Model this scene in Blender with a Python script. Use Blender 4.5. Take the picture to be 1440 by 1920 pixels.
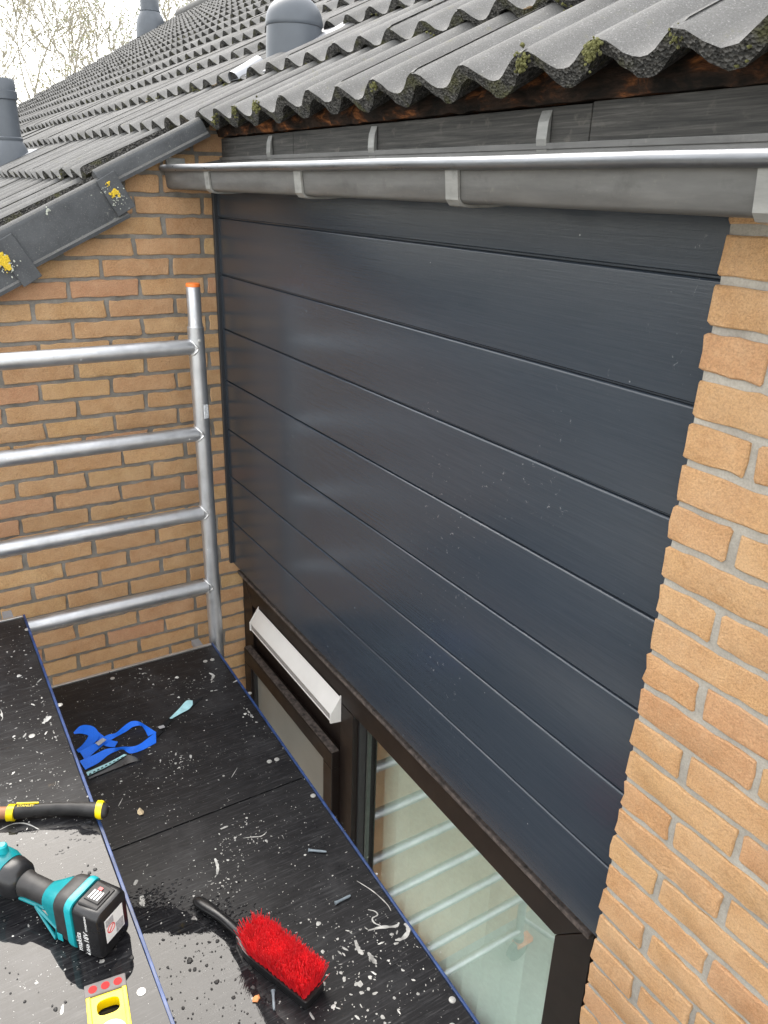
import bpy, bmesh, math, random
import numpy as np
from mathutils import Vector, Matrix, Euler, noise as mnoise
R = math.radians
rnd = random.Random(7)
for o in list(bpy.data.objects): bpy.data.objects.remove(o)
SC = bpy.context.scene
COL = SC.collection

# ------------------------------------------------------------------ camera, sky, sun, exposure
CAM = Vector((2.63125, -0.98214, 0.0))
YAW, PITCH, ROLL, FPX = 0.56787, 0.38915, 0.033466, 1466.67
_fw = Vector((-math.cos(YAW)*math.cos(PITCH), math.sin(YAW)*math.cos(PITCH), -math.sin(PITCH)))
_r0 = _fw.cross(Vector((0, 0, 1))).normalized(); _u0 = _r0.cross(_fw)
_rt = _r0*math.cos(ROLL) + _u0*math.sin(ROLL); _up = -_r0*math.sin(ROLL) + _u0*math.cos(ROLL)
cd = bpy.data.cameras.new('camera'); cam = bpy.data.objects.new('camera', cd); COL.objects.link(cam)
cd.sensor_fit = 'VERTICAL'; cd.sensor_height = 36; cd.lens = 36*FPX/1920; cd.clip_start = .02; cd.clip_end = 800
cam.matrix_world = Matrix(((_rt.x, _up.x, -_fw.x, CAM.x), (_rt.y, _up.y, -_fw.y, CAM.y), (_rt.z, _up.z, -_fw.z, CAM.z), (0, 0, 0, 1)))
SC.camera = cam
SUN_AZ, SUN_EL = 2.0, 49.0          # degrees; azimuth measured from -X towards +Y
W = bpy.data.worlds.new('World'); SC.world = W; W.use_nodes = True
wn = W.node_tree.nodes; bg = wn['Background']
sky = wn.new('ShaderNodeTexSky'); sky.sky_type = 'NISHITA'; sky.sun_disc = False
sky.sun_elevation = R(SUN_EL); sky.sun_rotation = R(270 + SUN_AZ)
sky.air_density = 1.0; sky.dust_density = 2.0; sky.ozone_density = 1.0
# thin bright cloud veil over the clear sky
tc = wn.new('ShaderNodeTexCoord'); cn = wn.new('ShaderNodeTexNoise'); cn.inputs['Scale'].default_value = 2.6; cn.inputs['Detail'].default_value = 5
cr = wn.new('ShaderNodeValToRGB'); cr.color_ramp.elements[0].position = .3; cr.color_ramp.elements[0].color = (.62, .62, .62, 1); cr.color_ramp.elements[1].position = .7; cr.color_ramp.elements[1].color = (.9, .9, .9, 1)
cm = wn.new('ShaderNodeMixRGB'); cm.inputs[2].default_value = (5.6, 5.5, 5.3, 1)
wl = W.node_tree.links.new
wl(tc.outputs['Generated'], cn.inputs['Vector']); wl(cn.outputs['Fac'], cr.inputs[0]); wl(cr.outputs[0], cm.inputs[0])
wl(sky.outputs[0], cm.inputs[1]); wl(cm.outputs[0], bg.inputs[0]); bg.inputs[1].default_value = 0.15
sl = bpy.data.lights.new('sun', 'SUN'); sl.energy = 1.0; sl.angle = R(40); sl.color = (1, .95, .87)
sun = bpy.data.objects.new('sun', sl); COL.objects.link(sun)
sdir = Vector((-math.cos(R(SUN_AZ))*math.cos(R(SUN_EL)), math.sin(R(SUN_AZ))*math.cos(R(SUN_EL)), math.sin(R(SUN_EL))))
sun.rotation_euler = sdir.to_track_quat('Z', 'Y').to_euler(); sun.location = sdir*30
SC.view_settings.view_transform = 'Standard'; SC.view_settings.look = 'None'
SC.view_settings.gamma = 1; SC.view_settings.use_curve_mapping = False
SC.view_settings.exposure = 2.0
SC.render.engine = 'CYCLES'
SC.cycles.max_bounces = 8; SC.cycles.transparent_max_bounces = 12

def ray(x, y): return _rt*((x-720)/FPX) - _up*((y-960)/FPX) + _fw
def onz(x, y, z):
    d = ray(x, y); return CAM + d*((z-CAM.z)/d.z)
def ony(x, y, v):
    d = ray(x, y); return CAM + d*((v-CAM.y)/d.y)
def pix(P):
    v = Vector(P)-CAM; w = v.dot(_fw)
    return (720+FPX*v.dot(_rt)/w, 960-FPX*v.dot(_up)/w, w)

# ------------------------------------------------------------------ materials
class NT:
    def __init__(s, name):
        s.m = bpy.data.materials.new(name); s.m.use_nodes = True; s.t = s.m.node_tree
        s.b = s.t.nodes['Principled BSDF']; s.out = s.t.nodes['Material Output']
    def n(s, t, **k):
        q = s.t.nodes.new('ShaderNode'+t)
        for a, v in k.items(): setattr(q, a, v)
        return q
    def l(s, a, b): s.t.links.new(a, b)
    def coord(s, scale=(1, 1, 1), out='Object', jitter=False):
        c = s.n('TexCoord'); mp = s.n('Mapping'); mp.inputs['Scale'].default_value = scale
        s.l(c.outputs[out], mp.inputs[0])
        if jitter:
            oi = s.n('ObjectInfo'); mu = s.n('Math', operation='MULTIPLY'); mu.inputs[1].default_value = 37.0
            s.l(oi.outputs['Random'], mu.inputs[0]); s.l(mu.outputs[0], mp.inputs['Location'])
        return mp.outputs[0]
    def noise(s, vec, scale, detail=4, rough=.55, dist=0):
        q = s.n('TexNoise'); s.l(vec, q.inputs['Vector']); q.inputs['Scale'].default_value = scale
        q.inputs['Detail'].default_value = detail; q.inputs['Roughness'].default_value = rough; q.inputs['Distortion'].default_value = dist
        return q.outputs['Fac']
    def ramp(s, fac, stops, interp='LINEAR'):
        q = s.n('ValToRGB'); e = q.color_ramp.elements; q.color_ramp.interpolation = interp
        while len(e) < len(stops): e.new(.5)
        for i, (p, c) in enumerate(stops):
            e[i].position = p; e[i].color = (c, c, c, 1) if isinstance(c, (int, float)) else (*c, 1)
        s.l(fac, q.inputs[0]); return q.outputs[0]
    def mix(s, fac, a, b, mode='MIX'):
        q = s.n('MixRGB', blend_type=mode)
        for i, v in ((0, fac), (1, a), (2, b)):
            if isinstance(v, (int, float)): q.inputs[i].default_value = v if i == 0 else (v, v, v, 1)
            elif isinstance(v, tuple): q.inputs[i].default_value = (*v, 1)
            else: s.l(v, q.inputs[i])
        return q.outputs[0]
    def bump(s, h, strength, dist, prev=None):
        q = s.n('Bump'); q.inputs['Strength'].default_value = strength; q.inputs['Distance'].default_value = dist
        s.l(h, q.inputs['Height'])
        if prev is not None: s.l(prev, q.inputs['Normal'])
        s.l(q.outputs[0], s.b.inputs['Normal']); return q.outputs[0]
    def set(s, col=None, rough=None, metal=None, spec=None):
        for nm, v in (('Base Color', col), ('Roughness', rough), ('Metallic', metal), ('Specular IOR Level', spec)):
            if v is None: continue
            if isinstance(v, tuple): s.b.inputs[nm].default_value = (*v, 1)
            elif isinstance(v, (int, float)): s.b.inputs[nm].default_value = v
            else: s.l(v, s.b.inputs[nm])
        return s

def simple(name, col, rough=.5, metal=0, var=.15, nscale=30, bump=0, bdist=.001, spec=None):
    m = NT(name); v = m.coord()
    f = m.noise(v, nscale)
    lo = tuple(c*(1-var) for c in col); hi = tuple(min(1, c*(1+var)) for c in col)
    m.set(m.ramp(f, [(.3, lo), (.7, hi)]), m.ramp(m.noise(v, nscale*.6), [(.3, max(.03, rough-.07)), (.7, min(1, rough+.07))]), metal, spec)
    if bump: m.bump(m.noise(v, nscale*3), bump, bdist)
    return m.m

def m_brick(name, cols, dirt):
    m = NT(name); oi = m.n('ObjectInfo')
    v = m.coord(jitter=True)
    base = m.ramp(oi.outputs['Random'], [(i/(len(cols)-1), c) for i, c in enumerate(cols)])
    big = m.noise(v, 22, 4, .6); fine = m.noise(v, 360, 3, .75); mid = m.noise(v, 90, 4, .65)
    c = m.mix(m.ramp(big, [(.35, 0.0), (.7, .55)]), base, m.mix(1, base, (.72, .58, .42), 'MULTIPLY'))
    c = m.mix(m.ramp(mid, [(.5, 0.0), (.75, .35)]), c, (.62, .42, .24))
    c = m.mix(m.ramp(fine, [(.36, .62), (.58, 0.0)]), c, m.mix(1, c, (.52, .47, .42), 'MULTIPLY'))
    sp = m.n('TexVoronoi'); m.l(v, sp.inputs['Vector']); sp.inputs['Scale'].default_value = 55
    c = m.mix(m.ramp(sp.outputs['Distance'], [(.05, .55), (.16, 0.0)]), c, m.mix(dirt, c, (.16, .10, .06)))
    c = m.mix(m.ramp(m.noise(v, 12, 4, .6), [(.3, .10), (.7, .34)]), c, (.76, .54, .35))
    m.set(c, .88, 0, .25)
    b1 = m.bump(m.noise(v, 150, 6, .75), 1.0, .007)
    m.bump(m.noise(v, 560, 3, .7), .7, .0016, b1)
    return m.m
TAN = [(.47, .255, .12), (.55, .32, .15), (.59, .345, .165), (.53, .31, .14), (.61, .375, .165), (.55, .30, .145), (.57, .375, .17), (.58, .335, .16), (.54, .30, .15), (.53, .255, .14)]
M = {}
M['brick_shade'] = m_brick('tan_brick_shaded', [(c[0]*1.06, c[1]*1.08, c[2]*1.12) for c in TAN], .6)
M['brick_sun'] = m_brick('tan_brick_lit', [(.63, .34, .15), (.69, .40, .185), (.68, .41, .185), (.65, .365, .17), (.71, .435, .205), (.67, .365, .175), (.62, .325, .155)], .25)  # same brick as above: shaded and lit tints carry the light difference

def m_mortar(name, a, b):
    m = NT(name); v = m.coord()
    c = m.ramp(m.noise(v, 14, 5, .65), [(.3, a), (.7, b)])
    c = m.mix(m.ramp(m.noise(v, 300, 3), [(.35, .35), (.6, 0.0)]), c, m.mix(1, c, (.55, .55, .55), 'MULTIPLY'))
    m.set(c, .95, 0, .15); m.bump(m.noise(v, 260, 5, .7), .6, .003); return m.m
M['mortar'] = m_mortar('grey_mortar', (.15, .14, .122), (.30, .28, .25))
M['mortar_light'] = m_mortar('light_mortar', (.29, .27, .235), (.40, .375, .325))

def m_tile():
    m = NT('concrete_roof_tile'); v = m.coord(jitter=True); oi = m.n('ObjectInfo')
    c = m.ramp(m.noise(v, 9, 5, .6), [(.3, (.11, .109, .106)), (.7, (.185, .184, .182))])
    c = m.mix(m.ramp(oi.outputs['Random'], [(0, 0.0), (1, .75)]), c, (.10, .10, .098))
    c = m.mix(m.ramp(m.noise(v, 420, 3, .7), [(.35, .6), (.6, 0.0)]), c, (.07, .068, .064))
    c = m.mix(m.ramp(m.noise(v, 330, 2, .7), [(.6, 0.0), (.72, .5)]), c, (.42, .42, .41))
    c = m.mix(m.ramp(m.noise(v, 34, 4, .7), [(.6, 0.0), (.78, .55)]), c, (.13, .125, .06))
    m.set(c, .8, 0, .35)
    b = m.bump(m.noise(v, 380, 4, .75), .7, .003); m.bump(m.noise(v, 40, 4, .6), .3, .004, b); return m.m
M['tile'] = m_tile()
def m_nose():
    m = NT('grainy_tile_edge'); v = m.coord(jitter=True)
    vo = m.n('TexVoronoi'); m.l(v, vo.inputs['Vector']); vo.inputs['Scale'].default_value = 210
    c = m.mix(m.ramp(vo.outputs['Color'], [(.3, .0), (.9, .8)]), (.03, .03, .028), (.17, .165, .155))
    c = m.mix(m.ramp(m.noise(v, 20, 4), [(.52, 0.0), (.68, .8)]), c, (.085, .085, .035))
    m.set(c, .9, 0, .3); m.bump(vo.outputs['Distance'], 1.0, .006); return m.m
M['nose'] = m_nose()
M['moss'] = simple('moss', (.105, .105, .035), .95, 0, .6, 60, .8, .004)
M['moss_brown'] = simple('dry_moss', (.15, .10, .045), .95, 0, .6, 60, .8, .004)
M['lichen'] = simple('yellow_lichen', (.60, .42, .03), .95, 0, .35, 300, .8, .002)
M['lichen_pale'] = simple('pale_lichen', (.42, .44, .38), .95, 0, .3, 300, .6, .002)
def m_flange():
    m = NT('verge_concrete'); v = m.coord()
    c = m.ramp(m.noise(v, 12, 5, .65), [(.3, (.045, .048, .052)), (.7, (.08, .085, .09))])
    c = m.mix(m.ramp(m.noise(v, 300, 3, .7), [(.58, 0.0), (.75, .4)]), c, (.3, .3, .28))
    c = m.mix(m.ramp(m.noise(v, 45, 3, .7), [(.68, 0.0), (.74, .7)]), c, (.33, .34, .3))
    m.set(c, .75, 0, .35); m.bump(m.noise(v, 300, 5, .7), .4, .002); return m.m
M['flange'] = m_flange()

def m_panel():
    m = NT('anthracite_panel'); v = m.coord((1.0, 60, 60), jitter=True); vo = m.coord(out='Object')
    g = m.noise(m.coord((3.2, 130, 130), jitter=True), 2.2, 6, .72, .4)
    c = m.ramp(g, [(.3, (.024, .032, .043)), (.7, (.034, .043, .056))])
    d = m.noise(vo, 60, 5, .75, .6); msk = m.noise(vo, 2.6, 2, .5)
    f = m.mix(1, m.ramp(d, [(.63, 0.0), (.70, 1.0)]), m.ramp(msk, [(.54, 0.0), (.68, .6)]), 'MULTIPLY')
    sp = m.n('TexVoronoi'); m.l(vo, sp.inputs['Vector']); sp.inputs['Scale'].default_value = 24
    s2 = m.ramp(sp.outputs['Distance'], [(.02, .8), (.045, 0.0)])
    s2 = m.mix(1, s2, m.ramp(m.noise(vo, 5, 2), [(.55, 0.0), (.62, 1.0)]), 'MULTIPLY')
    f = m.mix(1, f, s2, 'ADD')
    c = m.mix(f, c, (.34, .35, .36))
    m.set(c, m.ramp(m.noise(vo, 3, 3), [(.3, .17), (.7, .235)]), 0, .6)
    m.bump(g, .22, .0012); return m.m
M['panel'] = m_panel()
M['trim'] = simple('anthracite_trim', (.022, .025, .03), .35, 0, .15, 20)
def m_zinc(name, a, b, rough, metal):
    m = NT(name); v = m.coord((1, 6, 6))
    c = m.ramp(m.noise(v, 7, 5, .65), [(.3, a), (.7, b)])
    vv = m.coord()
    c = m.mix(m.ramp(m.noise(vv, 70, 5, .7), [(.6, 0.0), (.78, .5)]), c, (.24, .23, .2))
    c = m.mix(m.ramp(m.noise(vv, 16, 5, .7), [(.25, .5), (.42, 0.0)]), c, (.06, .06, .055))
    m.set(c, m.ramp(m.noise(v, 11, 4), [(.3, rough-.1), (.7, rough+.12)]), metal, .5)
    m.bump(m.noise(vv, 24, 3), .12, .004); return m.m
M['zinc'] = m_zinc('weathered_zinc', (.10, .099, .095), (.155, .153, .146), .5, .35)
M['zinc_bead'] = m_zinc('polished_zinc', (.15, .157, .165), (.22, .228, .24), .35, .8)
M['strap'] = m_zinc('zinc_strap', (.2, .2, .19), (.33, .33, .31), .5, .4)
def m_fascia():
    m = NT('weathered_dark_board'); v = m.coord((2, 60, 60)); vv = m.coord()
    g = m.noise(v, 3, 6, .7, .5)
    c = m.ramp(g, [(.3, (.022, .023, .022)), (.55, (.06, .058, .053)), (.75, (.12, .115, .105))])
    c = m.mix(m.ramp(m.noise(vv, 30, 4), [(.6, 0.0), (.75, .6)]), c, (.14, .13, .11))
    m.set(c, .75, 0, .3); m.bump(g, .6, .003); return m.m
M['fascia'] = m_fascia()
def m_rot():
    m = NT('rotten_board'); v = m.coord((1, 2.2, 2.2)); vv = m.coord((2, 30, 30))
    f = m.noise(v, 9, 5, .65, .8)
    c = m.ramp(f, [(.38, (.018, .016, .014)), (.52, (.05, .032, .023)), (.58, (.12, .052, .026)), (.66, (.36, .14, .05))])
    c = m.mix(m.ramp(m.noise(vv, 6, 5), [(.3, .7), (.6, 0.0)]), c, (.012, .011, .01))
    m.set(c, .95, 0, .1); m.bump(m.noise(m.coord((1, 3, 3)), 22, 6, .75), .9, .012); return m.m
M['rot'] = m_rot()

M['frame'] = simple('dark_brown_frame', (.0095, .0062, .0052), .38, 0, .2, 18, .08, .001, .2)
M['frame_dirty'] = simple('grimy_frame_edge', (.075, .06, .052), .85, 0, .7, 70, .7, .002)
M['vent'] = simple('white_vent', (.66, .645, .615), .45, 0, .04, 12)
M['vent_grey'] = simple('vent_grille', (.27, .26, .25), .5, 0, .15, 90)
M['gasket'] = simple('black_gasket', (.012, .012, .013), .5)
M['spacer'] = simple('aluminium_spacer', (.35, .35, .33), .4, .5)
def m_glass(name, tint, ior=1.5, rough=0.0, gain=1.7, dirt=0.0):
    m = NT(name); t = m.t; t.nodes.remove(m.b)
    tr = m.n('BsdfTransparent'); tr.inputs[0].default_value = (*tint, 1)
    gl = m.n('BsdfGlossy'); gl.inputs['Roughness'].default_value = rough; gl.inputs[0].default_value = (1, 1, 1, 1)
    fr = m.n('Fresnel'); fr.inputs[0].default_value = ior
    mu = m.n('Math', operation='MULTIPLY', use_clamp=True); mu.inputs[1].default_value = gain; m.l(fr.outputs[0], mu.inputs[0])
    mx = m.n('MixShader'); m.l(mu.outputs[0], mx.inputs[0]); m.l(tr.outputs[0], mx.inputs[1]); m.l(gl.outputs[0], mx.inputs[2])
    m.l(mx.outputs[0], m.out.inputs[0])
    return m
M['glass'] = m_glass('window_glass', (.93, .98, .95), gain=2.5).m
M['frosted'] = simple('obscured_glass', (.17, .17, .155), .4, 0, .12, 4, 0, .001, .4)
M['blind'] = simple('pale_blind_fabric', (.74, .87, .82), .85, 0, .05, 60)
M['room'] = simple('pale_room_wall', (.52, .54, .50), .9)
def m_alu(name, a, b, rough, dirt=.4):
    m = NT(name); v = m.coord()
    c = m.ramp(m.noise(v, 9, 5, .65), [(.3, a), (.7, b)])
    c = m.mix(m.ramp(m.noise(v, 55, 5, .75), [(.62, 0.0), (.74, dirt)]), c, (.30, .30, .29))
    sp = m.n('TexVoronoi'); m.l(v, sp.inputs['Vector']); sp.inputs['Scale'].default_value = 34
    msk = m.ramp(sp.outputs['Distance'], [(.06, 1.0), (.10, 0.0)])
    msk = m.mix(1, msk, m.ramp(m.noise(v, 9, 2), [(.55, 0.0), (.6, .9)]), 'MULTIPLY')
    c = m.mix(msk, c, (.85, .85, .84))
    inv = m.mix(msk, (.9, .9, .9), (0., 0., 0.))
    m.set(c, m.ramp(m.noise(v, 22, 5, .7), [(.3, rough-.12), (.7, rough+.14)]), inv, .5)
    m.bump(m.noise(v, 70, 4), .15, .002); return m.m
M['alu'] = m_alu('aluminium_tube', (.42, .43, .445), (.58, .59, .605), .44)
M['alu_bright'] = m_alu('aluminium_profile', (.6, .6, .6), (.75, .75, .74), .35)
M['orange'] = simple('orange_plastic', (.85, .20, .03), .5)
M['sticker'] = simple('white_sticker', (.7, .72, .74), .5, 0, .3, 200)

def m_deck(name='black_phenolic_ply', wet=False):
    m = NT(name); v = m.coord(); g = m.coord((55, 3.2, 1))
    gr = m.noise(g, 5, 5, .7, .3)
    c = m.ramp(gr, [(.3, (.007, .007, .008)), (.54, (.014, .014, .0155)), (.72, (.055, .055, .057))])
    c = m.mix(m.ramp(m.noise(v, 6, 6, .7), [(.52, 0.0), (.8, .30)]), c, (.10, .10, .105))
    c = m.mix(m.ramp(m.noise(v, 13, 6, .8, 1.2), [(.66, 0.0), (.76, .45)]), c, (.26, .28, .31))
    c = m.mix(m.ramp(m.noise(v, 17, 5, .7, .6), [(.70, 0.0), (.76, .5)]), c, (.16, .11, .06))
    m.set(c, m.ramp(m.noise(v, 9, 5, .65), [(.3, .27), (.7, .50)]), 0, .22)
    if wet:
        for l_ in list(m.b.inputs['Roughness'].links): m.t.links.remove(l_)
        m.b.inputs['Roughness'].default_value = .015; m.b.inputs['IOR'].default_value = 1.33; m.b.inputs['Specular IOR Level'].default_value = .58
        m.bump(m.noise(m.coord((1, 3, 1)), 22, 3, .5), .02, .002)
    else: m.bump(gr, .35, .0012)
    return m.m
M['deck'] = m_deck(); M['water'] = m_deck('wet_deck_water_film', True)
M['blue_edge'] = simple('blue_plastic_edge', (.020, .048, .15), .4, 0, .5, 30)
M['paint'] = simple('dried_white_paint', (.40, .395, .375), .75, 0, .62, 34)
M['paint_thin'] = simple('thin_paint_smear', (.22, .23, .24), .75, 0, .5, 160)
M['rivet'] = simple('rivet_head', (.5, .5, .48), .4, .6, .2, 200)

M['black_plastic'] = simple('black_plastic', (.012, .012, .013), .32, 0, .3, 60, .1, .0006)
M['black_rubber'] = simple('dusty_black_rubber', (.022, .0205, .020), .55, 0, .4, 50, .15, .001)
M['teal'] = simple('teal_plastic', (.0, .20, .225), .33, 0, .15, 30)
M['teal_light'] = simple('light_teal_plastic', (.01, .32, .36), .33, 0, .12, 30)
M['label_white'] = simple('white_print', (.75, .75, .74), .5, 0, .05, 100)
M['label_grey'] = simple('grey_print', (.35, .35, .36), .5, 0, .3, 300)
M['label_red'] = simple('red_print', (.6, .08, .08), .5)
M['yellow'] = simple('yellow_plastic', (.80, .62, .0), .36, 0, .06, 30)
M['red_cap'] = simple('red_plastic', (.42, .008, .008), .7, 0, .15, 50)
M['pink_clear'] = simple('translucent_end_cap', (.13, .115, .112), .6, 0, .2, 40)
M['bristle'] = simple('red_bristle', (.88, .016, .026), .42, 0, .3, 30)
M['blue_web'] = simple('blue_webbing', (.005, .15, .80), .6, 0, .12, 400, .4, .0006)
M['label_teal'] = simple('pale_teal_label', (.36, .62, .66), .5, 0, .15, 60)
M['plug'] = simple('grey_plug_plastic', (.20, .24, .27), .45, 0, .2, 100)
M['leaf'] = simple('dry_cream_leaf', (.62, .50, .32), .8, 0, .3, 120)
M['orange_chip'] = simple('orange_chip', (.7, .30, .12), .7, 0, .2, 100)
M['steel'] = simple('dull_steel', (.2, .2, .2), .35, .9)
M['wood'] = simple('wood_shaft', (.33, .15, .07), .5)
M['vent_pipe'] = simple('grey_blue_roof_vent', (.070, .081, .095), .45, 0, .12, 7, .05, .002)
M['flash'] = simple('pale_flashing', (.30, .31, .33), .4, .3, .1, 20)
M['bark'] = simple('glare_paled_bark', (.31, .29, .24), .9, 0, .3, 6)  # bark colour lightened to stand in for glare over the trees
M['leaf_tan'] = simple('budding_leaf', (.30, .28, .17), .8, 0, .4, 2)
M['leaf_green'] = simple('young_leaf', (.25, .28, .16), .8, 0, .4, 2)
M['ground'] = simple('pale_paving', (.32, .31, .28), .9, 0, .25, 3)

# ------------------------------------------------------------------ mesh helpers
class MB:
    def __init__(s): s.v = []; s.f = []; s.mi = []; s.cur = 0
    def add(s, vs, fs):
        o = len(s.v); s.v += [tuple(p) for p in vs]; s.f += [tuple(i+o for i in f) for f in fs]; s.mi += [s.cur]*len(fs); return s
    def box(s, x0, x1, y0, y1, z0, z1):
        return s.add([(x, y, z) for z in (z0, z1) for y in (y0, y1) for x in (x0, x1)],
                     [(0, 2, 3, 1), (4, 5, 7, 6), (0, 1, 5, 4), (2, 6, 7, 3), (0, 4, 6, 2), (1, 3, 7, 5)])
    def obox(s, O, a, b, c, la, lb, lc):
        pts = [Vector(O)+a*i+b*j+c*k for k in lc for j in lb for i in la]
        return s.add(pts, [(0, 2, 3, 1), (4, 5, 7, 6), (0, 1, 5, 4), (2, 6, 7, 3), (0, 4, 6, 2), (1, 3, 7, 5)])
    def prism(s, ring, d):
        n = len(ring); d = Vector(d); a = [Vector(p) for p in ring]; b = [p+d for p in a]
        return s.add(a+b, [tuple(range(n))[::-1], tuple(range(n, 2*n))]+[(i, (i+1) % n, n+(i+1) % n, n+i) for i in range(n)])
    def loft(s, rings, cap=True):
        n = len(rings[0]); vs = [p for r in rings for p in r]; fs = []
        for k in range(len(rings)-1):
            for i in range(n): fs.append((k*n+i, k*n+(i+1) % n, (k+1)*n+(i+1) % n, (k+1)*n+i))
        if cap: fs.append(tuple(range(n))[::-1]); fs.append(tuple(range((len(rings)-1)*n, len(rings)*n)))
        return s.add(vs, fs)
    def tube(s, pts, rad, n=12, cap=True):
        pts = [Vector(p) for p in pts]; rings = []; ref = None
        rads = rad if isinstance(rad, (list, tuple)) else [rad]*len(pts)
        for i, p in enumerate(pts):
            t = (pts[min(i+1, len(pts)-1)]-pts[max(i-1, 0)]).normalized()
            if ref is None: ref = t.orthogonal().normalized()
            ref = (ref-t*ref.dot(t)).normalized(); b = t.cross(ref)
            rings.append([p+(ref*math.cos(2*math.pi*j/n)+b*math.sin(2*math.pi*j/n))*rads[i] for j in range(n)])
        return s.loft(rings, cap)
    def lathe(s, c, ax, prof, n=24):
        c = Vector(c); ax = Vector(ax).normalized(); r = ax.orthogonal().normalized(); b = ax.cross(r)
        return s.loft([[c+ax*h+(r*math.cos(2*math.pi*j/n)+b*math.sin(2*math.pi*j/n))*q for j in range(n)] for h, q in prof])
    def build(s, name, mat, parent=None, smooth=None, bevel=0, bseg=2):
        me = bpy.data.meshes.new(name); me.from_pydata(s.v, [], s.f)
        for m in (mat if isinstance(mat, list) else [mat]): me.materials.append(M[m])
        if isinstance(mat, list):
            for p, i in zip(me.polygons, s.mi): p.material_index = i
        bm = bmesh.new(); bm.from_mesh(me); bmesh.ops.recalc_face_normals(bm, faces=bm.faces)
        if bevel: bmesh.ops.bevel(bm, geom=list(bm.edges), offset=bevel, segments=bseg, profile=.6, affect='EDGES', clamp_overlap=True)
        bm.to_mesh(me); bm.free()
        if smooth is not None:
            for p in me.polygons: p.use_smooth = True
            me.set_sharp_from_angle(angle=R(smooth))
        return link(name, me, parent)
def link(name, me, parent=None, loc=None, rot=None):
    o = bpy.data.objects.new(name, me); COL.objects.link(o)
    if loc is not None: o.location = loc
    if rot is not None: o.rotation_euler = rot
    if parent is not None: attach(o, parent)
    return o
def absloc(o):
    p = Vector(o.location); q = o.parent
    return p
def attach(o, parent):
    o.parent = parent; m = parent.matrix_basis.copy(); q = parent
    if q.parent is not None: m = q.parent.matrix_basis @ q.matrix_parent_inverse @ m
    o.matrix_parent_inverse = m.inverted()
def tag(o, label=None, cat=None, group=None, kind=None):
    for k, v in (('label', label), ('category', cat), ('group', group), ('kind', kind)):
        if v: o[k] = v
    return o
def thing(name, loc, label, cat, group=None):
    o = bpy.data.objects.new(name, None); COL.objects.link(o); o.empty_display_size = .05; o.location = loc
    return tag(o, label, cat, group)
def lettering(txt, size, O, right, up, mat, parent, name='lettering', lift=.0006, xs=1.0):
    cu = bpy.data.curves.new('t', 'FONT'); cu.body = txt; cu.size = size; cu.extrude = .00015
    ob = bpy.data.objects.new('t', cu); COL.objects.link(ob)
    bpy.context.view_layer.update()
    me = bpy.data.meshes.new_from_object(ob.evaluated_get(bpy.context.evaluated_depsgraph_get()))
    bpy.data.objects.remove(ob)
    right = Vector(right).normalized(); up = Vector(up).normalized(); nrm = right.cross(up)
    for v in me.vertices: v.co = Vector(O)+right*(v.co.x*xs)+up*v.co.y+nrm*(v.co.z+lift)
    me.materials.clear(); me.materials.append(M[mat]); me.name = name
    return link(name, me, parent)

# ------------------------------------------------------------------ setting: ground
GZ = -4.36
g = MB().add([(-300, -300, GZ), (300, -300, GZ), (300, 300, GZ), (-300, 300, GZ)], [(0, 1, 2, 3)]).build('ground', 'ground'); tag(g, kind='structure')

# ------------------------------------------------------------------ bricks
def brick_mesh(L, H, D, seed, bev=.0022):
    q = random.Random(seed); n = max(3, int(L/.022)); pts = []
    def edge(p, d, k):
        for i in range(k): pts.append((p[0]+d[0]*i/k, p[1]+d[1]*i/k))
    cr = .0032
    edge((-L/2+cr, -H/2), (L-2*cr, 0), n); pts.append((L/2-cr, -H/2)); edge((L/2, -H/2+cr), (0, H-2*cr), 2); pts.append((L/2, H/2-cr))
    edge((L/2-cr, H/2), (-(L-2*cr), 0), n); pts.append((-L/2+cr, H/2)); edge((-L/2, H/2-cr), (0, -(H-2*cr)), 2); pts.append((-L/2, -H/2+cr))
    k = len(pts); j = [(x+q.gauss(0, .0012), z+q.gauss(0, .0010)) for x, z in pts]
    vs = [(x, D, z) for x, z in j]+[(x, bev*.9+q.uniform(-.001, .001), z) for x, z in j]
    vs += [(x*(1-2*bev*q.uniform(.7, 1.2)/L), q.uniform(-.0007, .0007), z*(1-2*bev*q.uniform(.7, 1.2)/H)) for x, z in j]
    fs = [(i, (i+1) % k, k+(i+1) % k, k+i) for i in range(k)]+[(k+i, k+(i+1) % k, 2*k+(i+1) % k, 2*k+i) for i in range(k)]
    fs.append(tuple(range(2*k, 3*k)))
    me = bpy.data.meshes.new('brick'); me.from_pydata(vs, [], fs)
    bm = bmesh.new(); bm.from_mesh(me); bmesh.ops.recalc_face_normals(bm, faces=bm.faces); bm.to_mesh(me); bm.free()
    for p in me.polygons: p.use_smooth = True
    me.set_sharp_from_angle(angle=R(28)); return me
_bc = {}
def brick(L, mat, parent, loc, rz, q):
    key = (round(L, 3), mat, q.randrange(6))
    if key not in _bc:
        me = brick_mesh(L, .0505, .09, hash(key[:1]) % 999+key[2]*13); me.materials.append(M[mat]); _bc[key] = me
    return link('brick', _bc[key], parent, loc, (R(q.uniform(-.6, .6)), R(q.uniform(-.5, .5)), rz+R(q.uniform(-.5, .5))))
TP = math.tan(R(30)); CP, SP = math.cos(R(30)), math.sin(R(30))
RB = .181
def roofz(y): return .181+TP*(y+.05)

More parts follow.
